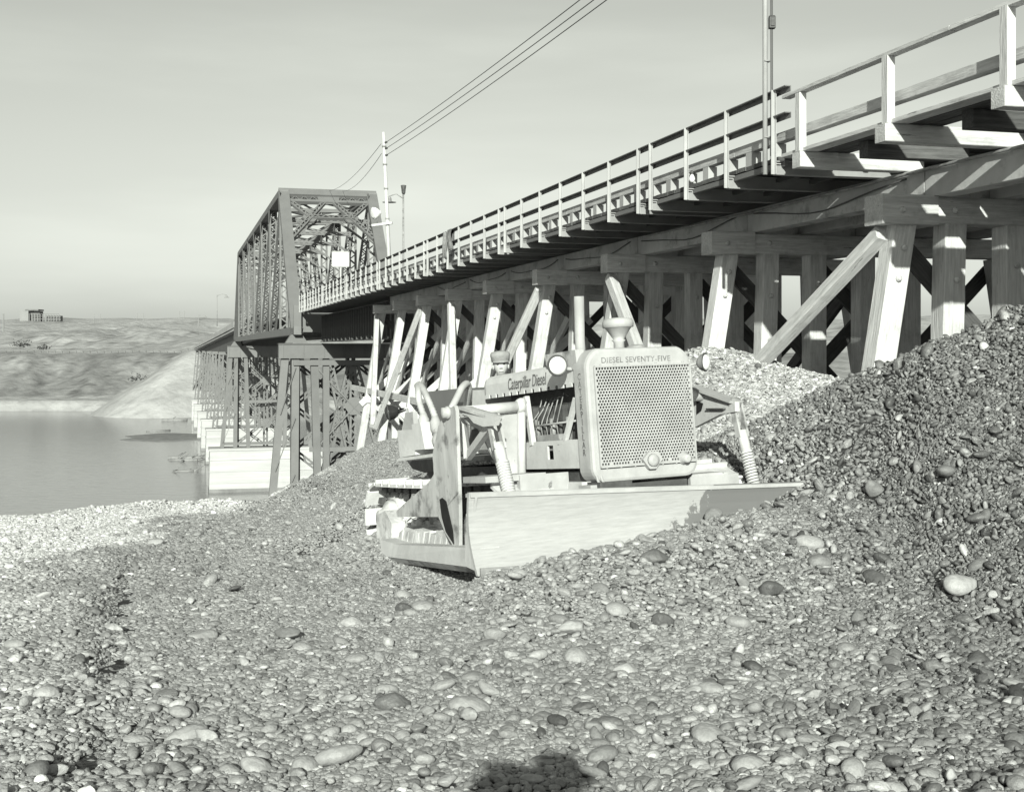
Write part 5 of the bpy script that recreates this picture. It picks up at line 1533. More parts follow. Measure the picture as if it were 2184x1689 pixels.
MB().lathe(c - Vector((0.16, 0.08, 0.04)), (0.8, 0.45, 0.15), [(0, 0.24), (0.03, 0.25), (0.12, 0.235), (0.22, 0.18), (0.3, 0.1), (0.34, 0.09), (0.35, 0.02)], 22).build('housing', 'white', fl)
MB().lathe(c - Vector((0.16, 0.08, 0.04)), (-0.8, -0.45, -0.15), [(0, 0.235), (0.015, 0.15), (0.02, 0.01)], 22).build('lens', 'lens', fl)
MB().tube([arm + Vector((-0.42, -0.06, 0.02)), arm + Vector((-0.4, -0.1, 0.18)), c + Vector((0.05, -0.2, 0))], 0.025, 8).build('yoke', 'iron', fl)
pB = bw(7.86, 15.55, 2.4)
pole2 = wthing('utility_pole', pB, 'tall pipe pole rising out of the picture where the steel railing ends', 'utility pole')
MB().tube([pB, pB + Vector((0, 0, 3.0)), pB + Vector((0, 0, 5.6))], [0.034, 0.034, 0.03], 12).build('shaft', 'rail', pole2)
for dx in (0.075, 0.095): MB().tube([pB + Vector((dx, -0.02, 0.25)), pB + Vector((dx + 0.0, -0.03, 1.2)), pB + Vector((dx - 0.005, -0.02, 4.7))], 0.008, 6).build('conduit', 'wire', pole2)
for zz in (0.5, 1.55, 2.6): MB().lathe(pB + Vector((0.02, 0, zz)), (0, 0, 1), [(0, 0.05), (0.02, 0.05)], 10).build('band', 'iron', pole2)
c = px(1655, 27, 16.5)
bx = MB(); bx.box((0, 0, 0), (0.085, 0.1, 0.15)).lathe((0, 0, 0.075), (0, 0, 1), [(0, 0.05), (0.02, 0.045), (0.03, 0.01)], 12).box((0, -0.055, 0), (0.05, 0.02, 0.1))
bx.v = [tuple(Vector(q) + Vector((pB.x + 0.09, pB.y - 0.03, c.z))) for q in bx.v]
bx.build('switch_box', 'grime', pole2)
# wires sag between the two poles and on to the truss
def wire(p, q, sag, label, r=0.011):
    e = wthing('power_line', p, label, 'wire', 'overhead wires')
    pts = [p.lerp(q, t / 20) - Vector((0, 0, sag * 4 * (t / 20) * (1 - t / 20))) for t in range(21)]
    MB().tube(pts, r, 6).build('strand', 'wire', e)
top2 = pB + Vector((0, 0, 5.6))
wl_ = ['uppermost of three wires rising right from the slim pole', 'middle of three wires rising right from the slim pole', 'lowest of three wires rising right from the slim pole']
for i in range(3):
    z_ = 16.9
    tgt = px(1645, (-318, -287, -262)[i], 16.9)
    wire(ins[i] + Vector((0.1, -0.05, 0.02)), tgt, 0.12, wl_[i])
MB().tube([pB + Vector((0, 0, 5.5)), pB + Vector((0, 0, 6.7 - 2.4 + 2.2))], 0.03, 10).build('shaft', 'rail', pole2)
for i, (v, q) in enumerate(((0, 0.925), (1, 0.86))):
    wire(pA.lerp(tA, q) + Vector((-0.12, 0.05, 0)), bw(11.4 + i, TS0 + PL, HT + 0.3), 0.4, ('upper', 'lower')[i] + ' of two wires dropping left from the slim pole to the truss')
# street lamps
def lamp_post(base, h, reach, label, thing_name='lamp_post', top=True):
    e = wthing(thing_name, base, label, 'lamp post', 'lamp posts along the bridge')
    b = Vector(base)
    MB().tube([b, b + Vector((0, 0, h))], [0.07, 0.055], 10).build('shaft', 'iron', e)
    MB().tube([b + Vector((0, 0, h - 0.25)), b + Vector((-reach * 0.5, 0, h + 0.05)), b + Vector((-reach, 0, h - 0.1))], 0.03, 8).build('lamp_arm', 'iron', e)
    MB().lathe(b + Vector((-reach, 0, h - 0.5)), (0, 0, 1), [(0, 0.45), (0.02, 0.45), (0.08, 0.16), (0.3, 0.13), (0.4, 0.04)], 16).build('lamp_shade', 'iron', e)
    if top: MB().lathe(b + Vector((0.02, 0, h)), (0, 0, 1), [(0, 0.06), (0.12, 0.12), (0.35, 0.14), (0.6, 0.18), (0.62, 0.1)], 10).build('finial', 'grime', e)
q = px(860, 525, 80); q.z = 2.6
lamp_post(q, 7.35, 0.9, 'thin lamp post with a flat shade right of the truss portal')
for (u, v0, v1, z, lb) in ((463, 690, 628, 196, 'taller lamp post on the far viaduct just left of the truss'), (423, 708, 672, 270, 'shorter lamp post far out on the viaduct')):
    q = px(u, v0 + 6, z)
    lamp_post(q, (v0 + 6 - v1) * z / F, -1.5, lb, top=False)
# sign board facing the traffic
sg_ = bw(10.75, 83.0, 2.5)
e = wthing('sign_board', sg_, 'blank white sign board standing in the truss portal', 'sign')
MB().beam(sg_ + Vector((0, 0, 3.05)), sg_ + Vector((0, 0, 3.95)), 1.08, 0.05, (0, 1, 0)).build('board', 'white', e)
for dx in (-0.56, 0.56): MB().beam(sg_ + Vector((dx, -0.03, 3.0)), sg_ + Vector((dx, -0.03, 4.0)), 0.06, 0.08, (0, 1, 0)).build('frame', 'paint', e)
for dz_ in (3.0, 4.0): MB().box(tuple(sg_ + Vector((0, -0.03, dz_))), (1.14, 0.08, 0.06)).build('frame', 'paint', e)
MB().beam(sg_, sg_ + Vector((0, 0.06, 3.6)), 0.1, 0.1).build('sign_post', 'rail', e)
c = px(691, 566 + 38, 98)
c = px(601, 594, 100)
e = wthing('signal_lamp', Vector((c.x, c.y, 2.5)), 'white rounded signal lamp on a post behind the near truss leg', 'lamp')
MB().lathe(c - Vector((0, 0, 0.3)), (0, 0, 1), [(0, 0.22), (0.1, 0.34), (0.4, 0.36), (0.6, 0.26), (0.68, 0.08)], 14).build('lamp_housing', 'white', e)
MB().tube([Vector((c.x, c.y, 2.5)), c], 0.06, 8).build('lamp_post', 'iron', e)
# light bulb hung under the kerb timber
c = bw(8.08, 18.55, 2.86)
e = wthing('light_bulb', c, 'clear light bulb hanging under the kerb timber', 'light bulb')
MB().lathe(c, (0, 0, -1), [(0, 0.02), (0.05, 0.022), (0.08, 0.04), (0.12, 0.05), (0.16, 0.035), (0.175, 0.005)], 12).build('bulb', 'lens', e)
MB().lathe(c + Vector((0, 0, 0.02)), (0, 0, -1), [(0, 0.028), (0.06, 0.028)], 10).build('socket', 'grime', e)
# jacket thrown over the railing
js = 36.1
jb_ = bw(7.93, js, 3.0)
jk = bthing('jacket', (7.93, js, 3.0), 'worn jacket thrown over the top rail of the steel railing', 'jacket')
def drape(s0, s1, drop_out, drop_in, seed, mat, nm):
    m = MB(); ns, nt = 16, 22
    vs = []
    for i in range(ns + 1):
        for k in range(nt + 1):
            t = k / nt
            d = -drop_out + (drop_out + drop_in) * t      # along the cloth, 0 on the rail
            s = s0 + (s1 - s0) * i / ns
            w = mnoise.noise(Vector((s * 5 + seed, d * 2.2, 0.3))) * 0.07 + 0.03 * math.sin(s * 24 + seed)
            taper = 1 - 0.25 * abs(d) / 0.8
            sc = (s0 + s1) / 2
            if d < 0: u, h = 7.93 - 0.055 - w * min(1, -d * 4), 3.54 + d
            else: u, h = 7.93 + 0.055 + w * min(1, d * 4), 3.54 - d
            vs.append((u, sc + (s - sc) * taper + 0.06 * mnoise.noise(Vector((d * 3, seed, i * 0.2))), h + 0.012))
    fs = [(i * (nt + 1) + k, i * (nt + 1) + k + 1, (i + 1) * (nt + 1) + k + 1, (i + 1) * (nt + 1) + k) for i in range(ns) for k in range(nt)]
    m.add(vs, fs, True)
    o = m.build(nm, mat, jk)
    sd = o.modifiers.new('thickness', 'SOLIDIFY'); sd.thickness = 0.012
    return o
drape(js - 0.42, js + 0.16, 0.62, 0.5, 1.0, 'cloth', 'coat_body')
drape(js + 0.1, js + 0.5, 0.85, 0.4, 5.0, 'cloth', 'coat_panel')
MB().tube([bw(0, 0, 0) * 0 + Vector((7.86, js + 0.3, 3.5)), Vector((7.83, js + 0.33, 3.1)), Vector((7.82, js + 0.36, 2.72))], [0.07, 0.065, 0.045], 10).build('sleeve', 'cloth', jk)

# ------------------------------------------------------------------ things on and across the river
def log(c, L, r, ang, label, n=5):
    e = wthing('driftwood_log', c, label, 'driftwood', 'driftwood in the river')
    d = Vector((math.cos(ang), math.sin(ang), 0))
    MB().tube([c - d * L / 2, c, c + d * L / 2 + Vector((0, 0, r * 0.4))], [r, r * 0.95, r * 0.7], 10).build('log', 'drift', e)
    for i in range(n):
        a = ang + random.uniform(-1.2, 1.2)
        p = c + d * random.uniform(-L / 2, L / 2)
        MB().tube([p, p + Vector((math.cos(a), math.sin(a), random.uniform(0.1, 0.6))) * random.uniform(0.8, 2.2)], [r * 0.4, r * 0.12], 6).build('branch', 'drift', e)
log(px(372, 897, 322) , 6.5, 0.6, R(8), 'long pale log afloat beside the farthest pier', 1)
log(px(338, 921, 281), 5.5, 0.4, R(35), 'small pale log lying on the dark gravel bar', 0)
log(px(400, 977, 211), 6.5, 0.35, R(5), 'tangled drift branches caught against the pier foot', 14)
log(px(392, 982, 207), 5.0, 0.3, R(-12), 'lower drift tangle just left of the branches at the pier', 9)
log(px(390, 1006, 189), 3.2, 0.3, R(10), 'dark snag standing in the water near the broad pier', 5)
def far_ground(u, z):
    x = (u - CX) * z / F
    return Vector((x, z, float(bank_h(np.array([x]), np.array([float(z)]))[0])))
# building frame on the skyline
b0 = far_ground(72, 800)
e = wthing('powerhouse', b0, 'dark open steel frame building on the far skyline', 'building')
MB().box(tuple(b0 + Vector((-4.5, 0, 3.6))), (5.5, 9, 7.6)).build('wall', 'far_light', e)
MB().box(tuple(b0 + Vector((1.2, 2, 3.6))), (6.0, 6, 6.6)).build('wall', 'far_dark', e)
MB().box(tuple(b0 + Vector((0.5, 0, 7.6))), (8.5, 9.5, 0.9)).build('roof', 'far_dark', e)
for i in range(12):
    MB().box(tuple(b0 + Vector((-1.5 + 1.75 * i, -3.6, 2.6))), (0.35, 0.35, 5.6 - 0.15 * i)).build('column', 'far_light', e)
for hh in (1.8, 3.6, 5.0):
    MB().box(tuple(b0 + Vector((9, -3.3, hh))), (17, 0.25, 0.3)).build('girt', 'far_dark', e)
b1 = far_ground(110, 860)
MB().box(tuple(b0 + Vector((13, 1.5, 2.2))), (9, 4, 3.6)).build('annex', 'far_dark', e)
def hframe(u, z, h, w, label):
    b = far_ground(u, z)
    e = wthing('transmission_pole', b, label, 'power pole', 'far power poles')
    for dx in (-w / 2, w / 2): MB().beam(b + Vector((dx, 0, -0.5)), b + Vector((dx, 0, h)), 0.26, 0.26).build('pole', 'far_light', e)
    MB().box(tuple(b + Vector((0, 0, h - 1.2))), (w * 1.7, 0.2, 0.2)).build('cross_arm', 'far_light', e)
hframe(7, 560, 9, 0.4, 'lone pale pole at the far left edge of the hills')
hframe(207, 780, 7, 4, 'leftmost twin pole frame on the hill crest right of the building')
hframe(299, 780, 7, 4, 'middle twin pole frame on the hill crest')
hframe(388, 780, 6, 3, 'right twin pole frame on the hill crest near the viaduct')
# guard fence along the far road
f0 = far_ground(0, 430)
e = wthing('guard_fence', far_ground(100, 430), 'low dark guard fence along the road on the far bank', 'fence')
ga, gb = -190, -105
for i in range(36):
    x = ga + (gb - ga) * i / 35
    zz = float(bank_h(np.array([x]), np.array([429.0]))[0])
    MB().box((x, 429, zz + 0.5), (0.35, 0.3, 1.1)).build('post', 'far_dark', e)
    if i < 35:
        x2 = ga + (gb - ga) * (i + 1) / 35
        z2 = float(bank_h(np.array([x2]), np.array([429.0]))[0])
        MB().beam((x, 428.8, zz + 0.85), (x2, 428.8, z2 + 0.85), 0.12, 0.35).build('rail', 'far_dark', e)
def shrub(u, z, r, label):
    b = far_ground(u, z)
    e = wthing('shrub', b, label, 'shrub', 'dark shrubs on the far bank')
    m = MB()
    for i in range(90):
        d = Vector((random.gauss(0, 1), random.gauss(0, 0.6), abs(random.gauss(0, 0.6)))) * r * 0.5
        p = b + d + Vector((0, 0, r * 0.3)); a = Vector((random.uniform(-1, 1), random.uniform(-1, 1), random.uniform(-1, 1))) * r * 0.25
        c_ = Vector((random.uniform(-1, 1), random.uniform(-1, 1), random.uniform(-1, 1))) * r * 0.25
        m.add([p, p + a, p + c_], [(0, 1, 2)])
    o = m.build('foliage', 'leaf', e); o['kind'] = 'stuff'
M['leaf'] = mk('dark_leaf', 0.06, 0.9, 0.4, 3.0)
shrub(48, 470, 3.6, 'dark shrub clump in the hollow at far left')
shrub(92, 446, 2.6, 'dark shrub beside the road cut on the far bank')
shrub(296, 385, 2.6, 'small dark bush where the fill meets the bench')

# ------------------------------------------------------------------ gravel: packed river stones
stone_mat = tone_mat('river_stone', inst=True, rough=0.42, var=0.3, scale=2.6, bump=0.3, bscale=7.0, spec=0.5, bdist=0.05)
VAR = bpy.data.collections.new('stone_shapes')
for k in range(16):
    b = bmesh.new(); bmesh.ops.create_icosphere(b, subdivisions=3, radius=0.5)
    off = Vector((k * 7.7, 1.3 * k, 0))
    ang = k in (4, 9, 10, 11, 12, 13)
    fl = (0.5, 0.55, 0.64, 0.4, 0.68, 0.52, 0.6, 0.48, 0.56, 0.66, 0.45, 0.58, 0.5, 0.62, 0.36, 0.44)[k]
    wd = (0.78, 0.66, 0.86, 0.76, 0.8, 0.6, 0.9, 0.7, 0.78, 0.8, 0.7, 0.62, 0.85, 0.74, 0.8, 0.56)[k]
    cuts = []
    if ang:
        for q in range(7):
            cuts.append((Vector((mnoise.noise(Vector((q * 1.7, k, 0.3))), mnoise.noise(Vector((q, k * 2.1, 4.3))), mnoise.noise(Vector((q, 9.1, k * 1.3))))).normalized(), 0.3 + 0.04 * (q % 4)))
    for v in b.verts:
        n_ = mnoise.noise(v.co * 1.6 + off) * (0.3 if ang else 0.17) + mnoise.noise(v.co * 4.2 + off) * (0.1 if ang else 0.03)
        v.co *= 1 + n_
        for cn, cd in cuts:                      # broken faces, their edges worn
            e_ = v.co.dot(cn) - cd
            if e_ > 0: v.co -= cn * e_ * 0.85
        v.co = Vector((v.co.x, v.co.y * wd * (1 + 0.25 * v.co.x * math.sin(k)), v.co.z * fl))
    me = bpy.data.meshes.new('stone_shape'); b.to_mesh(me); b.free()
    me.polygons.foreach_set('use_smooth', [True] * len(me.polygons))
    me.materials.append(stone_mat)
    o = bpy.data.objects.new('stone_shape_%02d' % k, me)
    VAR.objects.link(o)
NV = 16
def visible(x, y, m=0.03):
    h = ground_h(x, y)
    u = x / np.maximum(y, 0.1) * F + CX
    v = CY - h / np.maximum(y, 0.1) * F
    return (u > -260 - 5800 / np.maximum(y, 1)) & (u < 2440 + 5800 / np.maximum(y, 1)) & (v < 2000) & (y > 3.2), u, v
# size classes laid big to small, smaller ones fill the gaps
CLASSES = [(0.19, 0.002, 3.8, 14), (0.135, 0.011, 3.8, 22), (0.095, 0.06, 3.8, 28), (0.07, 0.16, 3.8, 40), (0.051, 0.42, 3.8, 40), (0.038, 0.85, 3.8, 40), (0.028, 1.0, 3.8, 18), (0.019, 1.0, 3.8, 10.5)]
SPEC = []                                       # stones set by hand come first, see below
PX_, PY_, PD_ = [], [], []
def hit(u, v):
    """where the sight line through (u, v) meets the ground"""
    t = np.arange(3.5, 60, 0.01)
    x, z = (u - CX) * t / F, (CY - v) * t / F
    below = z < ground_h(x, t)
    i = int(np.argmax(below))
    return Vector((x[i], t[i], z[i]))
HAND = [ # u, v, width in photo px, variant, tone, aspect, roll, label
    (2050, 1258, 84, 5, 0.33, 1.0, 0.5, 'big pale lopsided cobble near the right edge of the heap'),
    (1725, 1165, 64, 7, 0.34, 1.0, 0.0, 'pale flat oval cobble high on the heap in front of the blade'),
    (1748, 1203, 50, 6, 0.2, 1.0, 0.2, 'grey flat cobble just below the pale flat oval one'),
    (1645, 1264, 58, 4, 0.09, 1.0, 0.4, 'dark angular striped rock in the middle of the heap'),
    (1598, 1640, 74, 6, 0.3, 1.0, 0.0, 'big smooth oval cobble at the bottom edge right of centre'),
    (1806, 1388, 44, 6, 0.24, 1.0, 0.0, 'round grey cobble beside a small white stone'),
    (2085, 1415, 58, 9, 0.1, 1.0, 0.9, 'dark three-cornered rock near the right edge'),
    (750, 1333, 46, 9, 0.36, 1.0, 0.3, 'pale blocky stone left of centre'),
    (838, 1508, 76, 9, 0.13, 1.0, 0.1, 'large dark mottled rock in the left foreground'),
    (860, 1302, 38, 4, 0.09, 1.0, 0.2, 'small dark stone under the round pale cobble'),
    (860, 1276, 42, 2, 0.34, 1.0, 0.0, 'round pale cobble left of the blade beam'),
    (904, 1299, 54, 3, 0.3, 1.0, 0.0, 'smooth lens-shaped cobble right of the small dark stone'),
    (1097, 1184, 36, 2, 0.27, 1.0, 0.2, 'round cobble leaning against the blade near its left end'),
    (1043, 1196, 22, 6, 0.3, 1.0, 0.0, 'small round stone at the blade\'s left corner'),
    (1316, 1306, 54, 0, 0.3, 1.0, 0.3, 'egg-shaped cobble below the middle of the blade'),
    (1335, 1437, 56, 9, 0.36, 1.0, 0.1, 'rough sparkling pale stone in the centre foreground'),
    (1412, 1330, 52, 4, 0.1, 1.0, 0.1, 'dark knobbly stone right of the egg-shaped cobble'),
    (1395, 1195, 60, 9, 0.12, 1.0, 0.3, 'dark broken rock just in front of the blade'),
    (100, 1484, 52, 6, 0.33, 1.0, 0.1, 'rounded cobble at left with a deep shadow to its right'),
    (1000, 1520, 90, 7, 0.3, 1.0, 0.1, 'broad flat slab half buried in the centre foreground'),
    (1230, 1410, 60, 2, 0.33, 1.0, 0.5, 'pale rounded cobble above the centre of the foreground'),
    (645, 1385, 44, 3, 0.33, 1.0, 0.1, 'thin flat pale pebble left of the blocky stone'),
    (1575, 1335, 58, 5, 0.27, 1.0, -0.6, 'long smooth cobble tilted up on the heap'),
    (1905, 1690, 60, 7, 0.34, 1.0, 0.1, 'long pale flat stone at the bottom right'),
    (650, 1640, 62, 2, 0.3, 1.0, 0.3, 'pale rounded cobble at the bottom left of centre'),
    (1512, 1575, 78, 3, 0.3, 1.0, 0.25, 'long pale slab-like cobble above the big oval one'),
]
SX, SY, SH, SD, ST, SV, SR, SS = [], [], [], [], [], [], [], []
def lay(x, y, d):
    return x, y
hand_xyz = []
for (u, v, wpx, var_, tone, asp, roll, lb) in HAND:
    p = hit(u, v)
    d = wpx * p.y / F
    hand_xyz.append((p, d))
    PX_.append(p.x); PY_.append(p.y); PD_.append(d)
def exists_big(xs, ys, ds, kd, PD, k):
    keep = np.ones(len(xs), bool)
    for i in range(len(xs)):
        for (co, idx, dist) in kd.find_range((xs[i], ys[i], 0), 0.16):
            if dist < k * (ds[i] * 0.5 + PD[idx]) * 0.5: keep[i] = False; break
    return keep
HOLES = [(-2.0, 4.0)]
for ci, (d, prob, y0, y1) in enumerate(CLASSES):
    step = d * 0.86
    # cells over the seen part of the ground only
    ny = int((y1 - y0) / step)
    xs_all, ys_all = [], []
    for j in range(ny):
        y = y0 + j * step
        w_ = 2.2 if d > 0.03 else 0.2
        xa, xb = max(-0.52 * y - w_, -10.5), min(0.51 * y + w_, 9.5)
        if y > 21: xa, xb = max(xa, -4.4), min(xb, 4.5)
        n = int((xb - xa) / step)
        xs_all.append(xa + (np.arange(n) + 0.5 * (j % 2)) * step); ys_all.append(np.full(n, y))
    x = np.concatenate(xs_all); y = np.concatenate(ys_all)
    keep = rng.random(len(x)) < prob
    # coarser stones on the fresh heap, finer grit elsewhere
    if d > 0.05:
        near_w = np.clip((8.0 - y) / 2.5, 0, 1)
        coarse = np.clip(0.24 + 1.35 * np.clip((x + 0.6) / 1.2, 0, 1) * (0.35 + fbm(x * 0.7, y * 0.7)) + 0.6 * near_w, 0.1, 1)
        keep &= rng.random(len(x)) < coarse
    x, y = x[keep], y[keep]
    x = x + rng.uniform(-0.38, 0.38, len(x)) * step; y = y + rng.uniform(-0.38, 0.38, len(y)) * step
    if d > 0.028:
        kk = rng.random(len(x)) > 0.6 * rut(x, y)
        x, y = x[kk], y[kk]
    ok, u, v = visible(x, y)
    # facing away behind crests: thin them out
    sd = poly_sd(x, y, PLATEAU)
    ok &= (sd < 1.1) | ((x > 1.5) & (sd < 2.5))
    # nothing under the machine but what shows round it
    x, y = x[ok], y[ok]
    ds = d * rng.uniform(0.78, 1.28, len(x))
    if PD_:
        kd = KDTree(len(PX_))
        for i in range(len(PX_)): kd.insert((PX_[i], PY_[i], 0), i)
        kd.balance()
        k_ = exists_big(x, y, ds, kd, PD_, 0.78)
        x, y, ds = x[k_], y[k_], ds[k_]
    if d > 0.04:
        PX_.extend(x); PY_.extend(y); PD_.extend(ds)
    n = len(x)
    h = ground_h(x, y)
    e = 0.03
    gx_ = (ground_h(x + e, y) - ground_h(x - e, y)) / (2 * e); gy_ = (ground_h(x, y + e) - ground_h(x, y - e)) / (2 * e)
    loose = np.clip((x - 0.12 * y) / 1.5, 0, 1)
    tilt = rng.normal(0, 0.22 + 0.2 * loose, n); tilt2 = rng.normal(0, 0.22 + 0.2 * loose, n)
    SX.append(x); SY.append(y); SD.append(ds)
    SH.append(h + ds * rng.uniform(-0.03, 0.28, n))
    SR.append(np.stack([np.arctan(gy_) + tilt, -np.arctan(gx_) + tilt2, rng.uniform(0, 6.283, n)], 1))
    base_t = stone_tone(x, y, h)
    spread = np.exp(rng.normal(0, 0.22 + 0.13 * loose, n))
    odd = rng.random(n)
    spread = np.where(odd < 0.02, spread * 1.65, np.where(odd > 0.95, spread * 0.5, spread))
    ST.append(np.clip(base_t * spread, 0.035, 0.72))
    SV.append(rng.integers(0, NV, n))
    SS.append(np.stack([ds * rng.uniform(0.95, 1.35, n), ds * rng.uniform(0.85, 1.1, n), ds * rng.uniform(0.8, 1.2, n)], 1))
SX, SY, SH, SD, ST, SV = (np.concatenate(q) for q in (SX, SY, SH, SD, ST, SV))
SR, SS = np.concatenate(SR), np.concatenate(SS)
# the stones that show largest become objects of their own
_, u_, v_ = visible(SX, SY)
inview = (u_ > 15) & (u_ < 2170) & (v_ < 1680) & (v_ > 800)
big = np.where(inview, SD / SY, 0)
order = np.argsort(-big)
NIND = 300 - len(HAND)
ind = order[:NIND]
rest = np.ones(len(SX), bool); rest[ind] = False
_, hu, hv = visible(SX, SY)

ind_mat = bpy.data.materials.new('river_cobble')
def cobble_mat(m):
    m.use_nodes = True
    n, l = m.node_tree.nodes, m.node_tree.links
    b = n['Principled BSDF']; b.inputs['Roughness'].default_value = 0.5; b.inputs['Specular IOR Level'].default_value = 0.35
    oi = n.new('ShaderNodeObjectInfo'); tc = n.new('ShaderNodeTexCoord')
    ml = n.new('ShaderNodeMath'); ml.operation = 'MULTIPLY'; ml.inputs[1].default_value = 53.0; l.new(oi.outputs['Random'], ml.inputs[0])
    cb = n.new('ShaderNodeCombineXYZ')
    for i in range(3): l.new(ml.outputs[0], cb.inputs[i])
    ad = n.new('ShaderNodeVectorMath'); ad.operation = 'ADD'; l.new(tc.outputs['Object'], ad.inputs[0]); l.new(cb.outputs[0], ad.inputs[1])
    no = n.new('ShaderNodeTexNoise'); no.inputs['Scale'].default_value = 2.6; no.inputs['Detail'].default_value = 9; no.inputs['Roughness'].default_value = 0.7
    l.new(ad.outputs[0], no.inputs['Vector'])
    mr = n.new('ShaderNodeMapRange'); mr.inputs['From Min'].default_value = 0.3; mr.inputs['From Max'].default_value = 0.7; mr.inputs['To Min'].default_value = 0.72; mr.inputs['To Max'].default_value = 1.25
    l.new(no.outputs[0], mr.inputs[0])
    se = n.new('ShaderNodeSeparateColor'); l.new(oi.outputs['Color'], se.inputs[0])
    mu = n.new('ShaderNodeMath'); mu.operation = 'MULTIPLY'; l.new(se.outputs[0], mu.inputs[0]); l.new(mr.outputs[0], mu.inputs[1])
    cc = n.new('ShaderNodeCombineColor')
    for i in range(3): l.new(mu.outputs[0], cc.inputs[i])
    l.new(cc.outputs[0], b.inputs['Base Color'])
    bn = n.new('ShaderNodeTexNoise'); bn.inputs['Scale'].default_value = 7; bn.inputs['Detail'].default_value = 6; l.new(ad.outputs[0], bn.inputs['Vector'])
    bp = n.new('ShaderNodeBump'); bp.inputs['Strength'].default_value = 0.25; bp.inputs['Distance'].default_value = 0.05
    l.new(bn.outputs[0], bp.inputs['Height']); l.new(bp.outputs[0], b.inputs['Normal'])
cobble_mat(ind_mat)
CM = []
for k in range(NV):
    me = VAR.objects['stone_shape_%02d' % k].data.copy(); me.name = 'cobble'
    me.materials.clear(); me.materials.append(ind_mat); CM.append(me)
def cobble(var_, loc, rot, scl, tone, label, group):
    o = bpy.data.objects.new('cobble', CM[var_]); COL.objects.link(o)
    o.location = loc; o.rotation_euler = rot; o.scale = scl
    o.color = (tone, tone, tone, 1)
    return tag(o, label, 'cobble', group)
for (p, d), (u, v, wpx, var_, tone, asp, roll, lb) in zip(hand_xyz, HAND):
    cobble(var_, (p.x, p.y, p.z + d * 0.11), (roll + 0.2, 0.12, 0.3 * roll), (d, d * asp, d * 1.05), tone, lb, 'loose cobbles in the gravel')
def cob_label(i):
    t, u, v = ST[i], hu[i], hv[i]
    tone = 'pale' if t > 0.34 else 'light grey' if t > 0.255 else 'mid grey' if t > 0.17 else 'dark'
    shp = 'angular' if SV[i] in (4, 9, 10, 11, 12, 13) else 'flat' if SV[i] in (0, 3, 14, 15) else 'oval' if SV[i] in (1, 5, 7) else 'round'
    dpx = SD[i] / SY[i] * F
    sz = 'big' if dpx > 62 else 'middling' if dpx > 46 else 'small'
    if v > 1560:
        w = 'along the bottom edge at left' if u < 620 else "left of the photographer's shadow" if u < 980 else "in the photographer's shadow" if u < 1260 else "right of the photographer's shadow" if u < 1620 else 'in the bottom right corner'
    elif v > 1350:
        w = 'in the left foreground' if u < 620 else 'in the foreground left of centre' if u < 1050 else 'in the foreground right of centre' if u < 1500 else 'low on the heap at right' if u < 1850 else 'low on the heap by the right edge'
    else:
        w = 'on the dusty ground at far left' if u < 620 else 'in front of the push beam' if u < 1000 else 'heaped against the blade' if u < 1450 else 'high on the heap at right' if u < 1850 else 'high on the heap by the right edge'
    return '%s %s %s stone %s' % (sz, tone, shp, w)
labs = {}
for i in ind: labs.setdefault(cob_label(i), []).append(i)
lab = {}
for k_, ids in labs.items():
    ids.sort(key=lambda q: hu[q])
    names = {1: [''], 2: ['left of two, ', 'right of two, '], 3: ['leftmost of three, ', 'middle of three, ', 'rightmost of three, ']}.get(len(ids))
    if names is None:
        w_ = ['leftmost', 'second from left', 'third from left', 'fourth from left', 'fifth from left', 'sixth from left', 'seventh from left', 'eighth from left', 'ninth from left', 'tenth from left', 'eleventh from left']
        names = ['%s, ' % w_[min(q, 10)] if q < len(ids) - 1 else 'rightmost, ' for q in range(len(ids))]
    for q, nm_ in zip(ids, names): lab[q] = nm_ + k_
for i in ind:
    cobble(int(SV[i]), (SX[i], SY[i], SH[i]), tuple(SR[i]), tuple(SS[i]), float(ST[i]), lab[i], 'loose cobbles in the gravel')

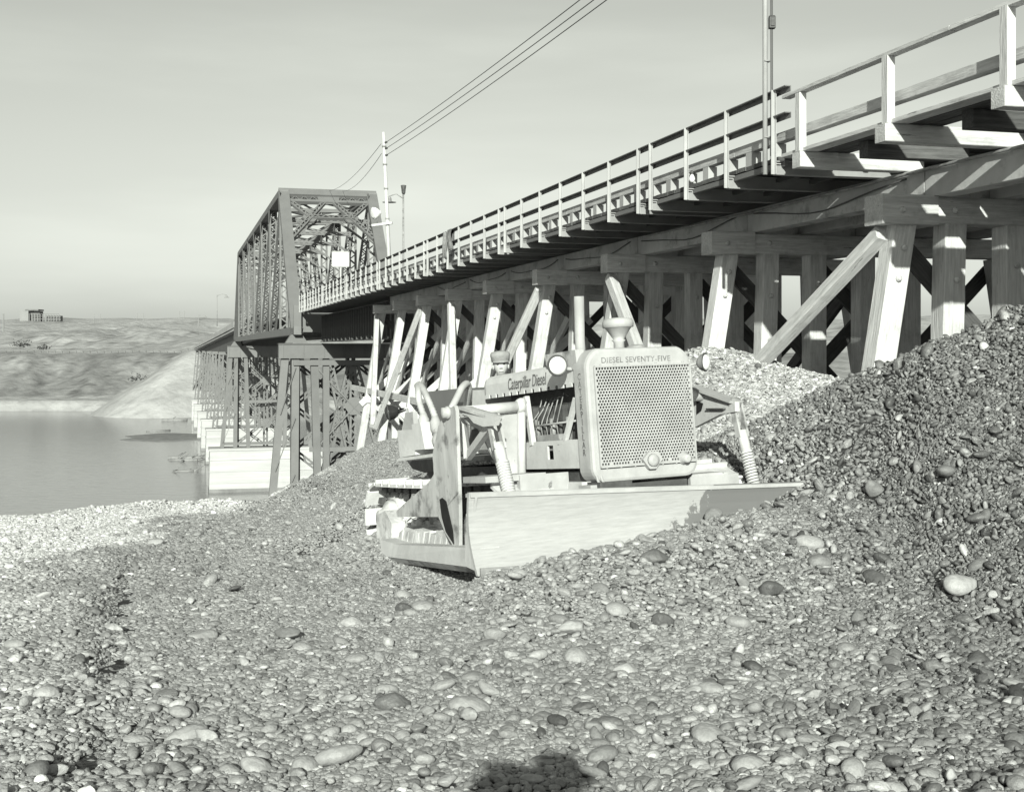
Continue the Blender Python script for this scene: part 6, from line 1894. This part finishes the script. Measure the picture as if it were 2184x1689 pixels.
me = bpy.data.meshes.new('gravel')
n = int(rest.sum())
me.vertices.add(n)
me.vertices.foreach_set('co', np.stack([SX[rest], SY[rest], SH[rest]], 1).ravel().astype(np.float32))
for nm, ty, arr, key in (('rot', 'FLOAT_VECTOR', SR[rest], 'vector'), ('scl', 'FLOAT_VECTOR', SS[rest], 'vector'), ('tone', 'FLOAT', ST[rest], 'value'), ('shape', 'INT', SV[rest], 'value')):
    at = me.attributes.new(nm, ty, 'POINT')
    at.data.foreach_set(key, arr.ravel().astype(np.int32 if ty == 'INT' else np.float32))
gv = bpy.data.objects.new('gravel', me); COL.objects.link(gv)
tag(gv, 'grey rounded river gravel covering the fill', 'gravel', kind='stuff')
ng = bpy.data.node_groups.new('stones', 'GeometryNodeTree')
ng.interface.new_socket('Geometry', in_out='INPUT', socket_type='NodeSocketGeometry')
ng.interface.new_socket('Geometry', in_out='OUTPUT', socket_type='NodeSocketGeometry')
gn, gl = ng.nodes, ng.links
gi, go = gn.new('NodeGroupInput'), gn.new('NodeGroupOutput')
iop = gn.new('GeometryNodeInstanceOnPoints'); ci_ = gn.new('GeometryNodeCollectionInfo')
ci_.inputs['Collection'].default_value = VAR
ci_.inputs['Separate Children'].default_value = True
ci_.inputs['Reset Children'].default_value = True
iop.inputs['Pick Instance'].default_value = True
def nattr(nm, ty):
    q = gn.new('GeometryNodeInputNamedAttribute'); q.data_type = ty; q.inputs['Name'].default_value = nm
    return q.outputs['Attribute']
e2r = gn.new('FunctionNodeEulerToRotation')
gl.new(gi.outputs[0], iop.inputs['Points']); gl.new(ci_.outputs[0], iop.inputs['Instance'])
gl.new(nattr('shape', 'INT'), iop.inputs['Instance Index'])
gl.new(nattr('rot', 'FLOAT_VECTOR'), e2r.inputs[0]); gl.new(e2r.outputs[0], iop.inputs['Rotation'])
gl.new(nattr('scl', 'FLOAT_VECTOR'), iop.inputs['Scale'])
gl.new(iop.outputs[0], go.inputs[0])
gv.modifiers.new('stones', 'NODES').node_group = ng
print('stones', n)
